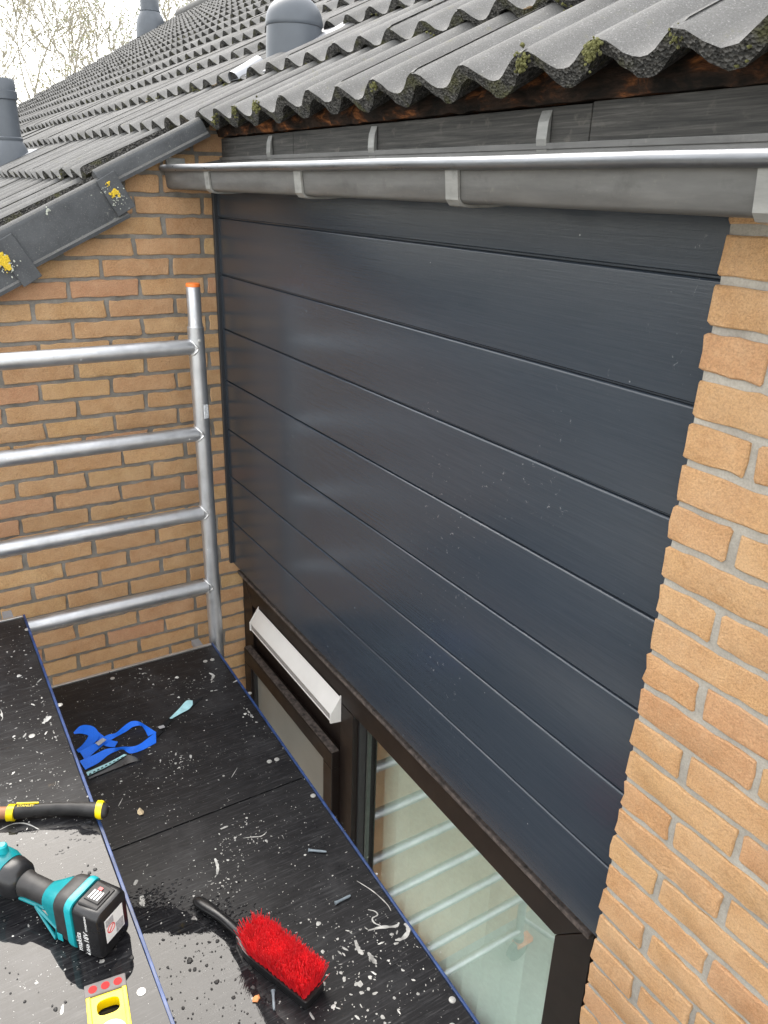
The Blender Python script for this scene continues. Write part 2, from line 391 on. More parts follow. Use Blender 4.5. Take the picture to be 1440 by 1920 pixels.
wall = thing('brick_wall', (0, -.7, GZ), 'tan brick side wall under the sloping tiled roof edge, behind the scaffold frame', 'wall')
CO = .0625; q = random.Random(3)
rows = []
k = 0; z = -.2255-.025+CO*7
while z > -2.25:
    off = .055 if k % 2 == 0 else .165
    off += q.uniform(-.012, .012)
    y1 = .05; y = -off
    while y1 > -1.42:
        L = y1-y-.012
        yc = (y1+y)/2
        for cut in (1, .75, .5, .3):
            Lc = L*cut
            if z+.026 < roofz(y1-.006-Lc)-(.012 if y1 > -.36 else .03): break
            Lc = 0
        half = False
        if Lc == 0:
            for cut in (1, .6, .35):
                if z+.001 < roofz(y1-.006-L*cut)-(.012 if y1 > -.2 else .04): Lc = L*cut; half = True; break
        if Lc > .03 and Lc < L-.001: L = Lc; yc = y1-.006-L/2
        if Lc > .03:
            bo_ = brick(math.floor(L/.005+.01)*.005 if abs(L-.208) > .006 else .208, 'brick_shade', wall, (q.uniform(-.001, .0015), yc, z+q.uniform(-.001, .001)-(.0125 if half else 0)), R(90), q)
            if half: bo_.scale = (1, 1, .5)
            ye = yc-L/2-.012
            if not half and ye-.03 > y:
                Lh = 0
                while Lh < ye-y and z+.001 < roofz(ye-Lh-.01)-(.012 if ye > -.2 else .04): Lh += .01
                if Lh > .025:
                    bo_ = brick(Lh, 'brick_shade', wall, (0, ye-Lh/2, z-.0125), R(90), q); bo_.scale = (1, 1, .5)
        y1 = y; y -= .22+q.uniform(-.005, .005)
    z -= CO; k += 1
# mortar, uneven and recessed, clipped under the roof
m = MB(); st = .0125; idx = {}
def mv(iy, iz):
    if (iy, iz) not in idx:
        y = .15-iy*st; z = .26-iz*st
        x = -.0048+.0050*mnoise.noise((y*60, z*60, 1))+.002*mnoise.noise((y*9, z*9, 5))
        idx[(iy, iz)] = len(m.v); m.v.append((min(x, .0012), y, z))
    return idx[(iy, iz)]
for iy in range(128):
    for iz in range(208):
        if .26-iz*st < roofz(.15-(iy+1)*st)-.014:
            m.f.append((mv(iy, iz), mv(iy, iz+1), mv(iy+1, iz+1), mv(iy+1, iz))); m.mi.append(0)
m.build('mortar', 'mortar', wall, smooth=60)
m = MB(); m.prism([(-.1, .15, GZ), (-.1, .15, roofz(.15)-.06), (-.1, -2.1, roofz(-2.1)-.06), (-.1, -2.1, GZ)], (.075, 0, 0)); m.build('wall_core', 'mortar', wall)
MB().box(-.03, .0, -2.1, .15, GZ, -2.33).build('lower_wall', 'brick_shade', wall)

PY, PX = -.06, 1.966
pier = thing('brick_pier', (2.4, .05, GZ), 'tan brick pier in a lit, orange tint with light joints at the right of the grey cladding', 'wall')
q = random.Random(11); z = -.100-.025+CO*2; k = 0
while z > -2.25:
    x = PX; L = .096 if k % 2 == 1 else .205
    while x < 2.85:
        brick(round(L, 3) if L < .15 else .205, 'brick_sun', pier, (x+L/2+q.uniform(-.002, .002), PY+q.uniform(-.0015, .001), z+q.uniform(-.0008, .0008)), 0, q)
        x += L+.0125; L = .205
    z -= .0622; k += 1
m = MB(); idx = {}
def mv2(ix, iz):
    if (ix, iz) not in idx:
        x = PX+.004+ix*st; z = .06-iz*st
        y = PY+.0042+.003*mnoise.noise((x*50, z*50, 3))
        idx[(ix, iz)] = len(m.v); m.v.append((x, max(y, PY+.0015), z))
    return idx[(ix, iz)]
for ix in range(72):
    for iz in range(190):
        m.f.append((mv2(ix, iz), mv2(ix, iz+1), mv2(ix+1, iz+1), mv2(ix+1, iz))); m.mi.append(0)
m.build('mortar', 'mortar_light', pier, smooth=60)
MB().box(PX+.0045, 2.87, PY+.012, .14, GZ, .06).build('pier_core', 'mortar_light', pier)

# ------------------------------------------------------------------ cladding
clad = thing('facade_cladding', (.95, .02, -1.36), 'anthracite horizontal plank cladding with fine embossed grain, above the brown window', 'cladding')
P0 = -.0975; PH = .1797
for i in range(-1, 7):
    zt = P0-PH*i; zb = zt-PH
    if i == -1: zt = .03
    jx = .0
    ring = [(.017, .012, zt-.001), (.017, .0040, zt-.001), (.017, .0024, zt-.0014), (.017, .0010, zt-.0026), (.017, .0002, zt-.0042), (.017, 0, zt-.0056), (.017, 0, zb+.0055), (.017, .002, zb+.0035), (.017, .0066, zb+.003), (.017, .0066, zb), (.017, .012, zb)]
    if i == 6: ring = [(.017, .012, zt-.001), (.017, .0040, zt-.001), (.017, .0024, zt-.0014), (.017, .0010, zt-.0026), (.017, .0002, zt-.0042), (.017, 0, zt-.0056), (.017, 0, zb), (.017, .012, zb)]
    MB().prism(ring, (PX+.013, 0, 0)).build('panel', 'panel', clad, smooth=40)
MB().box(.001, .016, -.012, .012, P0-PH*7, .03).build('edge_trim', 'trim', clad, bevel=.002)
MB().box(.002, PX+.03, .013, .03, P0-PH*7+.004, .04).build('backing_board', 'trim', clad)

# ------------------------------------------------------------------ window
WY = .04
win = thing('window', (.95, WY, -2.45), 'dark brown window frame with clear pane, vent hood and small opening sash under the cladding', 'window')
ZT, ZB, XL, XR, FWD = -1.402, -2.42, .002, 1.893, .1
def member(pts, y0, y1, name='frame_rail', mat='frame', bev=.002):
    return MB().prism([(x, y0, z) for x, z in pts], (0, y1-y0, 0)).build(name, mat, win, bevel=bev)
e = .0007
member([(XL+e, ZT), (XR-e, ZT), (XR-FWD-e, ZT-.115), (XL+.09+e, ZT-.115)], WY, WY+.09)
member([(XR, ZT-e*2), (XR, ZB), (XR-FWD, ZB), (XR-FWD, ZT-.115-e)], WY, WY+.09, 'frame_jamb')
member([(XL, ZT-e*2), (XL+.09, ZT-.115-e), (XL+.09, ZB), (XL, ZB)], WY, WY+.09, 'frame_jamb')
member([(.835, ZT-.117), (.862, ZT-.08), (.89, ZT-.117), (.89, ZB), (.81, ZB), (.81, ZT-.117)][0:0] or [(.81, ZT-.1165), (.89, ZT-.1165), (.89, ZB+.1), (.81, ZB+.1)], WY-.001, WY+.09, 'mullion')
member([(XL+.09, ZB+.1), (XR-FWD, ZB+.1), (XR-FWD, ZB), (XL+.09, ZB)], WY, WY+.09)
MB().box(XL, XR+.002, WY-.020, WY+.02, ZT-.010, ZT+.003).build('top_bead', 'frame_dirty', win, bevel=.003)
MB().box(XR+.001, XR+.03, WY+.03, WY+.09, ZB, ZT).build('joint_gasket', 'gasket', win)
# fixed pane with gasket, spacer
def ringframe(x0, x1, z0, z1, w, y0, y1, name, mat, parent, bev=0):
    m = MB()
    for a in ((x0, x1, z1-w, z1), (x0, x1, z0, z0+w), (x0, x0+w, z0+w, z1-w), (x1-w, x1, z0+w, z1-w)):
        m.box(a[0], a[1], y0, y1, a[2], a[3])
    return m.build(name, mat, parent, bevel=bev)
gx0, gx1, gz1, gz0 = .89, XR-FWD, ZT-.115, ZB+.1
ringframe(gx0, gx1, gz0, gz1, .008, WY+.02, WY+.045, 'gasket', 'gasket', win)
ringframe(gx0+.008, gx1-.008, gz0+.008, gz1-.008, .010, WY+.048, WY+.060, 'pane_spacer', 'spacer', win)
pane = MB().add([(gx0+.004, WY+.0465, gz0+.004), (gx1-.004, WY+.0465, gz0+.004), (gx1-.004, WY+.0465, gz1-.004), (gx0+.004, WY+.0465, gz1-.004)], [(0, 1, 2, 3)]).build('pane', 'glass', win)
if pane.data.polygons[0].normal.y > 0: pane.data.flip_normals()
# vent hood
def hood():
    x0, x1 = .155, .815; zt = ZT-.098
    prof = [(WY-.001, zt), (WY-.045, zt-.068), (WY-.045, zt-.088), (WY-.001, zt-.088)]
    v = MB().prism([(x0+.006, y, z) for y, z in [(WY-.001, zt), (WY-.003, zt+.003), (WY-.038, zt-.052), (WY-.0355, zt-.056)]], (x1-x0-.012, 0, 0)).build('vent_hood', 'vent', win, bevel=.0008)
    MB().box(x0+.006, x1-.006, WY-.034, WY-.031, zt-.078, zt-.0565).build('vent_grille', 'vent_grey', v)
    MB().box(x0+.006, x1-.006, WY-.037, WY-.0305, zt-.081, zt-.0785).build('vent_lip', 'vent', v)
    for xa in (x0, x1-.006):
        MB().prism([(xa, y, z) for y, z in [(WY-.001, zt+.010), (WY-.040, zt-.050), (WY-.040, zt-.084), (WY-.001, zt-.09)]], (.006, 0, 0)).build('vent_end_cap', 'vent', v, bevel=.001)
    MB().box(x0+.006, x1-.006, WY-.030, WY-.0015, zt-.075, zt-.062).build('vent_core', 'gasket', v)
hood()
# sash
sx0, sx1, sz1, sz0 = .062, .807, -1.715, -2.36
sm = MB()
sash = ringframe(sx0, sx1, sz0, sz1, .062, WY-.030, WY+.02, 'opening_sash', 'frame', win, .003)
MB().box(sx0+.004, sx1-.004, WY-.028, WY-.002, sz1+.0005, sz1+.004).build('sash_top_grime', 'frame_dirty', sash)
ringframe(sx0+.062, sx1-.062, sz0+.062, sz1-.062, .012, WY-.02, WY+.0, 'sash_bead', 'gasket', sash)
MB().box(sx0+.074, sx1-.074, WY-.006, WY+.002, sz0+.074, sz1-.074).build('sash_pane', 'frosted', sash)
MB().box(XL+.09, .81, WY+.012, WY+.085, sz1-.02, ZT-.112).build('frame_infill', 'frame', win)
MB().box(XL+.09, .81, WY+.03, WY+.085, ZB+.1, sz1-.0205).build('sash_backing', 'gasket', win)

room = MB()
for b in ((-.1, 2.6, 2.5, 2.6, -2.9, -1.0), (-.15, -.1, .14, 2.6, -2.9, -1.0), (2.6, 2.65, .145, 2.6, -2.9, -1.0), (-.1, 2.6, .14, 2.6, -2.95, -2.9), (-.1, 2.6, .145, 2.6, -1.0, -.95),
          (-.1, 1.955, .131, .139, -3.4, -2.43), (-.1, 1.96, .131, .139, -1.39, -.95)):
    room.box(*b)
tag(room.build('room_walls', 'room'), kind='structure')
bl = thing('vertical_blind', (1.35, .2, -1.38), 'pale vertical louvre blind hanging inside behind the window pane', 'blind')
MB().box(.8, 2.0, .175, .215, -1.42, -1.385).build('head_rail', 'vent', bl)
sl_me = None
for i in range(15):
    x = .83+i*.08
    if sl_me is None:
        s_ = MB(); n = 6
        a = [Vector((-.0445+.089*j/n, .004*math.sin(math.pi*j/n), 0)) for j in range(n+1)]
        ring = a+[p+Vector((0, .0008, 0)) for p in reversed(a)]
        o = s_.prism([p+Vector((0, 0, -2.4)) for p in ring], (0, 0, .98)).build('slat', 'blind', None, smooth=30); sl_me = o.data
        o.location = (x, .195, 0); o.rotation_euler = (0, 0, R(16)); attach(o, bl)
    else: link('slat', sl_me, bl, (x, .195, 0), (0, 0, R(16+rnd.uniform(-4, 4))))

# ------------------------------------------------------------------ gutter, fascia
GX0, GX1 = .012, 2.9
gut = thing('roof_gutter', (1.4, -.1, .0), 'weathered zinc gutter with shiny rolled bead, hung under the tile edge', 'gutter')
prof = [(.024, .078), (.022, .03), (.012, .004), (-.02, -.008), (-.10, -.0145), (-.140, -.0155), (-.1535, -.0135), (-.1585, -.008), (-.1605, .012), (-.163, .036)]
m = MB(); outer = [(GX0, y, z) for y, z in prof]; inner = [(GX0, y*.985+.0005, z+.0016) for y, z in prof]
ring = outer+inner[::-1]; m.prism(ring, (GX1-GX0, 0, 0)); m.build('trough', 'zinc', gut, smooth=40)
m = MB(); m.tube([(GX0-.004+(GX1-GX0)*i/24, -.1705+.0004*math.sin(i*2.1), .0445+.0005*math.sin(i*1.3)) for i in range(25)], .0098, 20); m.build('bead', 'zinc_bead', gut, smooth=50)
MB().prism([(GX0-.004, y, z) for y, z in prof], (.0035, 0, 0)).build('end_cap', 'zinc', gut)
MB().box(GX0-.003, GX0+.012, -.158, -.1, .037, .075).build('end_tab', 'strap', gut, bevel=.002)
for xb in (.375, .94, 1.505, 2.07):
    pr = [(y, z) for y, z in prof]; w_ = .034
    out = []
    for i, (y, z) in enumerate(pr):
        t = Vector((pr[min(i+1, len(pr)-1)][0]-pr[max(i-1, 0)][0], pr[min(i+1, len(pr)-1)][1]-pr[max(i-1, 0)][1])).normalized()
        nrm = Vector((t.y, -t.x)); nrm = -nrm if (Vector((y, z))+nrm*.01-Vector((-.07, .05))).length < (Vector((y, z))-Vector((-.07, .05))).length else nrm
        out.append((y+nrm.x*.0055, z+nrm.y*.0055, y+nrm.x*.0008, z+nrm.y*.0008))
    ring = [(xb, a, b) for a, b, _, _ in out]+[(xb, c, d) for _, _, c, d in out[::-1]]
    MB().prism(ring, (w_, 0, 0)).build('bracket', 'strap', gut, smooth=30)
    MB().prism([(xb, .0235, .07), (xb, .0195, .09), (xb, .0215, .117), (xb, .028, .135), (xb, .0285, .07)], (.026, 0, 0)).build('bracket_strap', 'strap', gut, bevel=.001)
BK = 1
fas = thing('fascia_board', (1.4, .04, .06), 'cracked dark weathered fascia boards behind the gutter, rotten along the top', 'board')
xs = [.002, .53, 1.62, 2.9]
for a, b in zip(xs[:-1], xs[1:]):
    MB().box(a+.001, b-.001, .03, .05, .06, .141+rnd.uniform(-.003, .003)).build('board', 'fascia', fas, bevel=.002)
MB().box(.002, 2.9, .062, .075, .0, .235).build('backing', 'gasket', fas)
MB().box(.002, 2.9, .0215, .03, .074, .084).build('lead_strip', 'zinc', fas, bevel=.001)
m = MB(); n = 200; top = []; bot = []
for i in range(n+1):
    x = .002+2.898*i/n
    y = .022+.012*mnoise.noise((x*14, 0, 2))+.006*mnoise.noise((x*50, 3, 2))
    top.append((x, y+.012, .2)); bot.append((x, y, .143+.004*mnoise.noise((x*30, 7, 1))))
mid = [(x, y-.006+.008*mnoise.noise((x*40, 9, 4)), .163+.006*mnoise.noise((x*22, 1, 8))) for x, y, z in bot]
vs = top+mid+bot+[(x, y+.03, z) for x, y, z in bot]; k = n+1
m.add(vs, [(r*k+i, r*k+i+1, (r+1)*k+i+1, (r+1)*k+i) for r in range(3) for i in range(n)])
m.build('rotten_edge', 'rot', fas, smooth=60)

# ------------------------------------------------------------------ roof
roof = thing('tiled_roof', (-5, 1, .2), 'long grey concrete tile roof with mossy wavy tile edges above the gutter', 'roof')
WV = .1495; TW = 2*WV; GA = .35; TL = .415; LIFT = .030
EY = -.05
ex, es, en = Vector((1, 0, 0)), Vector((0, CP, SP)), Vector((0, -SP, CP))
def prof_h(x):
    c = .5+.5*math.cos(2*math.pi*x/WV); return .034*(c**1.1)-.034
def tile_mesh(seed, seg=11, nosejit=1.0):
    q = random.Random(seed); n = 2*seg+1; xs_ = [(-.03*WV)+(TW+.05*WV)*i/n for i in range(n+1)]
    top0 = [ex*x+es*(q.uniform(-.0012, .0018)*nosejit)+en*(prof_h(x)+LIFT) for x in xs_]
    topm = [ex*x+es*.012+en*(prof_h(x)+LIFT+.0015) for x in xs_]
    top1 = [ex*x+es*TL+en*(prof_h(x)+LIFT-LIFT*TL/GA) for x in xs_]
    bo = [ex*x+es*(.004+q.uniform(-.001, .004)*nosejit)+en*(prof_h(x)+LIFT-.027+.003*math.cos(2*math.pi*x/WV)+q.uniform(-.0022, .0012)*nosejit) for x in xs_]
    bb = [ex*x+es*.2+en*(prof_h(x)+LIFT*.45-.021) for x in xs_]
    m = MB(); k = n+1
    m.add(top0+topm+top1, [(r*k+i, r*k+i+1, (r+1)*k+i+1, (r+1)*k+i) for r in range(2) for i in range(n)])
    m.cur = 1; m.add(top0+bo+bb, [(i, k+i, k+i+1, i+1) for i in range(n)]+[(k+i, 2*k+i, 2*k+i+1, k+i+1) for i in range(n)])
    for s_ in (0, n):
        m.add([top0[s_], top1[s_], top1[s_]-en*.015, bo[s_]], [(0, 1, 2, 3)])
    me = bpy.data.meshes.new('roof_tile'); me.from_pydata(m.v, [], m.f)
    me.materials.append(M['tile']); me.materials.append(M['nose'])
    for p, i in zip(me.polygons, m.mi): p.material_index = i; p.use_smooth = True
    me.set_sharp_from_angle(angle=R(40)); return me
variants = [tile_mesh(s_) for s_ in range(6)]; coarse = tile_mesh(99, 6)
X0 = .05-TW+.0          # column 0 is the last one over the side wall
spots = []
q = random.Random(21)
for row in range(-5, 16):
    for col in range(-48, 11):
        if row < 0 and col > -1: continue
        x = X0+col*TW+TW*0.0
        P = Vector((x, EY, RB))+es*(row*GA)
        P += ex*q.gauss(0, .0018)+es*q.gauss(0, .004)+en*q.gauss(0, .0012)
        pc = pix(P+ex*.15+es*.15); vis = pc[2] > .1 and -90 < pc[0] < 1530 and -90 < pc[1] < 700
        spots.append(((0 if vis else 1000)+(P-CAM).length, P, R(q.gauss(0, .35)), row, col))
spots.sort(key=lambda t: t[0])
for i, (d, P, a, row, col) in enumerate(spots[:298]):
    o = link('roof_tile', variants[rnd.randrange(6)], roof, P, (0, 0, 0)); o.rotation_euler = Matrix.Rotation(a, 3, en).to_euler()
vv = np.array([v.co[:] for v in coarse.vertices]); ff = [tuple(p.vertices) for p in coarse.polygons]; fm = [p.material_index for p in coarse.polygons]
m = MB()
for d, P, a, row, col in spots[298:]:
    m.add((vv+np.array(P)).tolist(), ff); m.mi[-len(ff):] = fm
o = m.build('distant_tiles', ['tile', 'nose'], roof, smooth=40); tag(o, kind='stuff')
# roof deck below the tiles so no light leaks
m = MB()
def slab(x0, x1, s0, s1):
    a = [Vector((x, EY, RB))+es*s_-en*.060 for x, s_ in ((x0, s0), (x1, s0), (x1, s1), (x0, s1))]
    m.add(a+[p-en*.03 for p in a], [(0, 1, 2, 3), (7, 6, 5, 4), (0, 4, 5, 1), (1, 5, 6, 2), (2, 6, 7, 3), (3, 7, 4, 0)])
slab(-14.2, -.02, -1.72, 5.6); slab(-.02, 3.2, .12, 5.6)
m.build('roof_deck', 'gasket', roof)
pk = Vector((0, EY, RB))+es*5.62
m = MB(); m.tube([(-14.3, pk.y, pk.z), (3.3, pk.y, pk.z)], .1, 12); m.build('ridge_capping', 'tile', roof, smooth=50)
m = MB(); m.add([(-14.2, pk.y, pk.z-.08), (3.2, pk.y, pk.z-.08), (3.2, pk.y+5, pk.z-3), (-14.2, pk.y+5, pk.z-3)], [(0, 1, 2, 3)]); m.build('rear_slope', 'tile', roof)
# verge tiles with side flange (down the near gable edge)
VX = .052
def verge(row, depth, plate, name='verge_tile'):
    b0 = Vector((VX, EY, RB))+es*(row*GA)
    s0, s1 = -.02, GA-.0
    lift0, lift1 = LIFT+.006, LIFT*.25+.006
    rr = .019; m = MB(); rings = []
    for s_, lf in ((s0, lift0), (s0+.004, lift0+.002), (s1, lift1)):
        c = b0+es*s_+en*(lf-.012)
        ring = [c+ex*(-.05)+en*.0]
        for j in range(9):
            a = math.pi*.5-j*math.pi*.5/8*1.0
            ring.append(c+ex*(rr*math.cos(a)-.012)+en*(rr*math.sin(a)-.006))
        ring += [c+ex*(rr-.012)-en*(depth), c+ex*(rr-.012+.006)-en*(depth+.006), c+ex*(rr-.012+.004)-en*(depth+.016), c+ex*(rr-.032)-en*(depth+.016), c+ex*(rr-.032)-en*.03, c+ex*(-.05)-en*.02]
        rings.append(ring)
    m.loft(rings); o = m.build(name, ['flange', 'tile'], roof, smooth=35)
    for p in o.data.polygons:
        if p.normal.z > .45: p.material_index = 1
    if plate:
        c = b0+es*(s0-.012)+ex*(rr-.011)
        MB().obox(c, ex, es, en, (0, .009), (-.0, .062), (-plate, .012)).build('lap_plate', 'flange', o, bevel=.002)
    return o
for rw in range(-5, 0): 
    verge(rw, .032 if rw == -1 else .105, .100 if rw == -1 else .125)
# moss and lichen
def blob(m, c, s, q, flat=.7, fx=1.0):
    t = (1+5**.5)/2; base = [(-1, t, 0), (1, t, 0), (-1, -t, 0), (1, -t, 0), (0, -1, t), (0, 1, t), (0, -1, -t), (0, 1, -t), (t, 0, -1), (t, 0, 1), (-t, 0, -1), (-t, 0, 1)]
    fs = [(0, 11, 5), (0, 5, 1), (0, 1, 7), (0, 7, 10), (0, 10, 11), (1, 5, 9), (5, 11, 4), (11, 10, 2), (10, 7, 6), (7, 1, 8), (3, 9, 4), (3, 4, 2), (3, 2, 6), (3, 6, 8), (3, 8, 9), (4, 9, 5), (2, 4, 11), (6, 2, 10), (8, 6, 7), (9, 8, 1)]
    m.add([Vector(c)+Vector((fx*x*q.uniform(.6, 1.25), y*q.uniform(.6, 1.25), z_*flat*q.uniform(.6, 1.3)))*(s/1.9) for x, y, z_ in base], fs)
mg = MB(); q = random.Random(5)
def rp(x, s_, w): return Vector((x, EY, RB))+es*s_+en*w
for row in range(-2, 7):
    for k_ in range(-70, 22):
        if row < 0 and k_ > -2: continue
        x = X0+k_*WV+WV*q.uniform(.2, .8)*1.0
        if q.random() < (.32 if row else .16):
            for _ in range(q.randrange(6, 22)):
                xx = x+q.gauss(0, .016); blob(mg, rp(xx, row*GA+q.uniform(-.012, .006), prof_h(xx-X0)+LIFT*.35+q.uniform(-.008, .010)), q.uniform(.0022, .0055), q)
# distinct clumps seen along the edge
for (px, py, n, sp, sz) in ((472, 208, 26, .013, .007), (465, 218, 14, .012, .006), (960, 112, 20, .012, .007), (1075, 92, 22, .013, .007), (700, 160, 8, .008, .005), (1270, 60, 8, .010, .005)):
    c = ony(px, py, EY); kx = round((c.x-X0)/WV); c = rp(X0+kx*WV+q.uniform(-.03, .03)*0, -.002, LIFT-.012)
    for _ in range(n*5): blob(mg, c+Vector((q.gauss(0, sp*.5), q.gauss(0, .003), q.gauss(0, sp*.5))), q.uniform(.3, .62)*sz, q, 1)
tag(mg.build('moss', 'moss', roof), kind='stuff')
mb = MB()
for (k_, s0, s1) in ((1, .05, .33), (9, .3, .36), (4, .12, .2), (-3, .1, .5), (-9, .2, .6), (6, .28, .35)):
    for _ in range(int((s1-s0)*900)):
        x = X0+(k_+.5)*WV+q.gauss(0, .012); s_ = q.uniform(s0, s1)
        blob(mb, rp(x, s_, -.030+LIFT*(1-((s_ % GA)/GA))+.001), q.uniform(.002, .0055), q, .6)
tag(mb.build('dry_moss', 'moss_brown', roof), kind='stuff')
lc = MB(); lp = MB()
def on_flange(px, py): 
    d = ray(px, py); return CAM+d*((VX+.020-CAM.x)/d.x)
for (px, py, n, sp, sz) in ((216, 361, 42, .006, .0042), (8, 487, 60, .010, .006), (14, 503, 20, .006, .005), (202, 347, 8, .004, .003)):
    c = on_flange(px, py)
    for _ in range(n): blob(lc, c+Vector((q.uniform(-.0005, .0), q.gauss(0, sp), q.gauss(0, sp*.9))), q.uniform(.5, 1.2)*sz, q, 1, .22)
for (px, py, n, sp, sz) in ((225, 370, 26, .012, .002), (200, 350, 14, .01, .0018), (16, 500, 34, .012, .003), (90, 395, 8, .004, .004), (218, 381, 10, .01, .002)):
    c = on_flange(px, py)
    for _ in range(n): blob(lp, c+Vector((q.uniform(-.0005, .0), q.gauss(0, sp), q.gauss(0, sp))), q.uniform(.5, 1.2)*sz, q, 1, .22)
tag(lc.build('lichen', 'lichen', roof), kind='stuff'); tag(lp.build('pale_lichen', 'lichen_pale', roof), kind='stuff')

# roof vents
def vent_stack(name, x, s_, r, h, label, flashing=True, lean=0):
    c = rp(x, s_, .0); t = thing(name, c, label, 'roof vent', 'grey vent stacks on the tiled roof')
    MB().lathe(c-Vector((0, 0, .12)), (0, 0, 1), [(0, r*1.62), (.1+r*.4, r*1.6), (.12+r*1.1, r*1.42), (.12+r*1.7, r*1.12), (.12+r*1.9, r*1.02)], 28).build('base_cone', 'vent_pipe', t, smooth=50)
    MB().lathe(c+Vector((0, 0, r*1.75)), (0, 0, 1), [(0, r), (h*.66, r*.98), (h*.66+.005, r*1.09), (h*.68, r*1.11), (h*.8, r*1.11), (h*.81, r*1.04), (h*.97, r*1.02), (h, r*.9)], 28).build('pipe', 'vent_pipe', t, smooth=40)
    MB().lathe(c+Vector((0, 0, r*1.82)), (0, 0, 1), [(0, r*1.05), (.006, r*1.10), (.016, r*1.10), (.02, r*1.03)], 28).build('collar', 'vent_pipe', t, smooth=40)
    if flashing:
        MB().obox(c, ex, es, en, (-r*2.1, r*2.3), (-r*2.4, r*2.2), (-.02, .012)).build('flashing', 'flash', t, bevel=.004)
    return t
vent_stack('vent_pipe', -2.52, -.205, .062, .31, 'grey plastic vent pipe standing on the lower slope of the tiled roof')
vent_stack('vent_pipe', -14.0, 4.85, .17, .9, 'short grey vent stack on the far end of the tiled roof', False)
c = rp(-.30, .565, 0); t = thing('dome_vent', c, 'rounded grey dome vent cowl sitting on the tiles above the eave', 'roof vent')
RD = .100
MB().lathe(c-Vector((0, 0, .1)), (0, 0, 1), [(0, RD*1.03), (.1, RD*1.02), (.165, RD*.985)], 40).build('cowl_base', 'vent_pipe', t, smooth=50)
MB().lathe(c+Vector((0, 0, .066)), (0, 0, 1), [(0, RD*1.0), (.004, RD*1.025), (.012, RD*1.02)]+[(.012+.09*math.sin(a), RD*1.02*math.cos(a)) for a in [R(10*i) for i in range(1, 9)]]+[(.1035, .004)], 40).build('cowl_dome', 'vent_pipe', t, smooth=50)
MB().obox(c, ex, es, en, (-.20, .19), (-.2, .18), (-.006, .004)).build('flashing', 'flash', t, bevel=.002)
m = MB(); w_ = .045
cc = rp(X0-WV*1.0, .352, 0)
for i in range(9):
    a0 = math.pi*i/8
m.loft([[cc+ex*(w_*math.cos(math.pi*j/8))+en*(.004+.03*math.sin(math.pi*j/8))+es*s_ for j in range(9)] for s_ in (-.01, .11)], False); m.build('flashing_nose', 'flash', t, smooth=60)

# ------------------------------------------------------------------ scaffold frame
Cz_ = Vector((0, 0, 1))
FX, FY0, FY1, TR = .22, -.157, -1.457, .0254
fr = thing('scaffold_tower', (FX, -.8, GZ), 'aluminium scaffold ladder frame with round rungs and orange capped post against the brick wall', 'scaffold')
RZ = [-.475-.28*i for i in range(14)]
def wob(n): return .0
for yy, sg in ((FY0, -1), (FY1, 1)):
    po = MB().tube([(FX, yy-(0.008 if yy == FY0 else 0), -.41), (FX, yy, -1.5), (FX, yy+(0.004 if yy == FY0 else 0), -4.16)], TR, 28).build('post', 'alu', fr, smooth=40)
    y_ = yy-(0.008 if yy == FY0 else 0)
    MB().lathe((FX, y_, -.414), (0, 0, 1), [(0, TR), (.004, TR*.97), (.008, TR*.88), (.0125, TR*.9), (.016, TR*.845), (.124, TR*.845), (.126, TR*.80)], 28).build('spigot', 'alu', po, smooth=40)
    MB().lathe((FX, y_, -.2885), (0, 0, 1), [(0, TR*.85), (.006, TR*.86), (.010, TR*.80), (.0105, .002)], 28).build('end_cap', 'orange', po, smooth=40)
    MB().lathe((FX+TR-.002, y_+.002, -.45), (1, 0, 0), [(0, .006), (.003, .006), (.004, .003)], 12).build('pin', 'rivet', po, smooth=40)
    # castor at the foot
    MB().lathe((FX, yy, -4.19), (0, 0, 1), [(0, .034), (.03, .034), (.035, .026)], 20).build('castor_stem', 'steel', po, smooth=40)
    MB().lathe((FX-.02, yy, GZ+.075), (1, 0, 0), [(0, .045), (.004, .07), (.036, .07), (.04, .045)], 24).build('castor_wheel', 'black_rubber', po, smooth=40)
    MB().box(FX-.03, FX+.03, yy-.1, yy+.02, GZ+.115, GZ+.15).build('castor_brake', 'orange', po, bevel=.004)
q = random.Random(2)
for i, z in enumerate(RZ):
    tilt = q.uniform(-.004, .004)
    yend = FY0-.006*(1-i/14)
    MB().tube([(FX, yend-TR*.7, z+tilt), (FX, -.8, z), (FX, FY1+TR*.7, z-tilt)], TR*.96, 28).build('rung', 'alu', fr, smooth=40)
    for ye, sg in ((yend-TR*.98, -1), (FY1+TR*.98, 1)):
        m = MB(); n = 30; pts = []
        for j in range(n+1):
            a = 2*math.pi*j/n; rr = TR*1.0
            dy = (TR-math.sqrt(max(0, TR*TR-(rr*math.cos(a))**2*.98)))
            pts.append((FX+rr*math.cos(a), ye-sg*dy*.9+q.uniform(-.0006, .0006), z+rr*math.sin(a)))
        m.tube(pts, [q.uniform(.0022, .0042) for _ in pts], 6, False); m.build('weld_bead', 'alu_bright', fr, smooth=60)
sp = FX+TR*.82
_n = Matrix.Rotation(R(42), 3, 'Z') @ Vector((.94, -.34, 0)); _t = Vector((-_n.y, _n.x, 0))
MB().obox(Vector((FX, FY0-.0065, -.70))+_n*(TR-.001), _t, Cz_, _n, (-.008, .008), (0, .045), (0, .0024)).build('barcode_sticker', 'sticker', fr)
for dz, s_ in ((-2.9, 1), ):
    MB().tube([(FX+.03, FY1, -3.5), (FX+.9, FY1-.45, GZ+.03)], .02, 16).build('stabiliser', 'alu', fr, smooth=40)
    MB().tube([(FX+.03, FY1-.0, -4.0), (FX+.7, FY1-.35, -4.18)], .014, 14).build('stabiliser_brace', 'alu', fr, smooth=40)

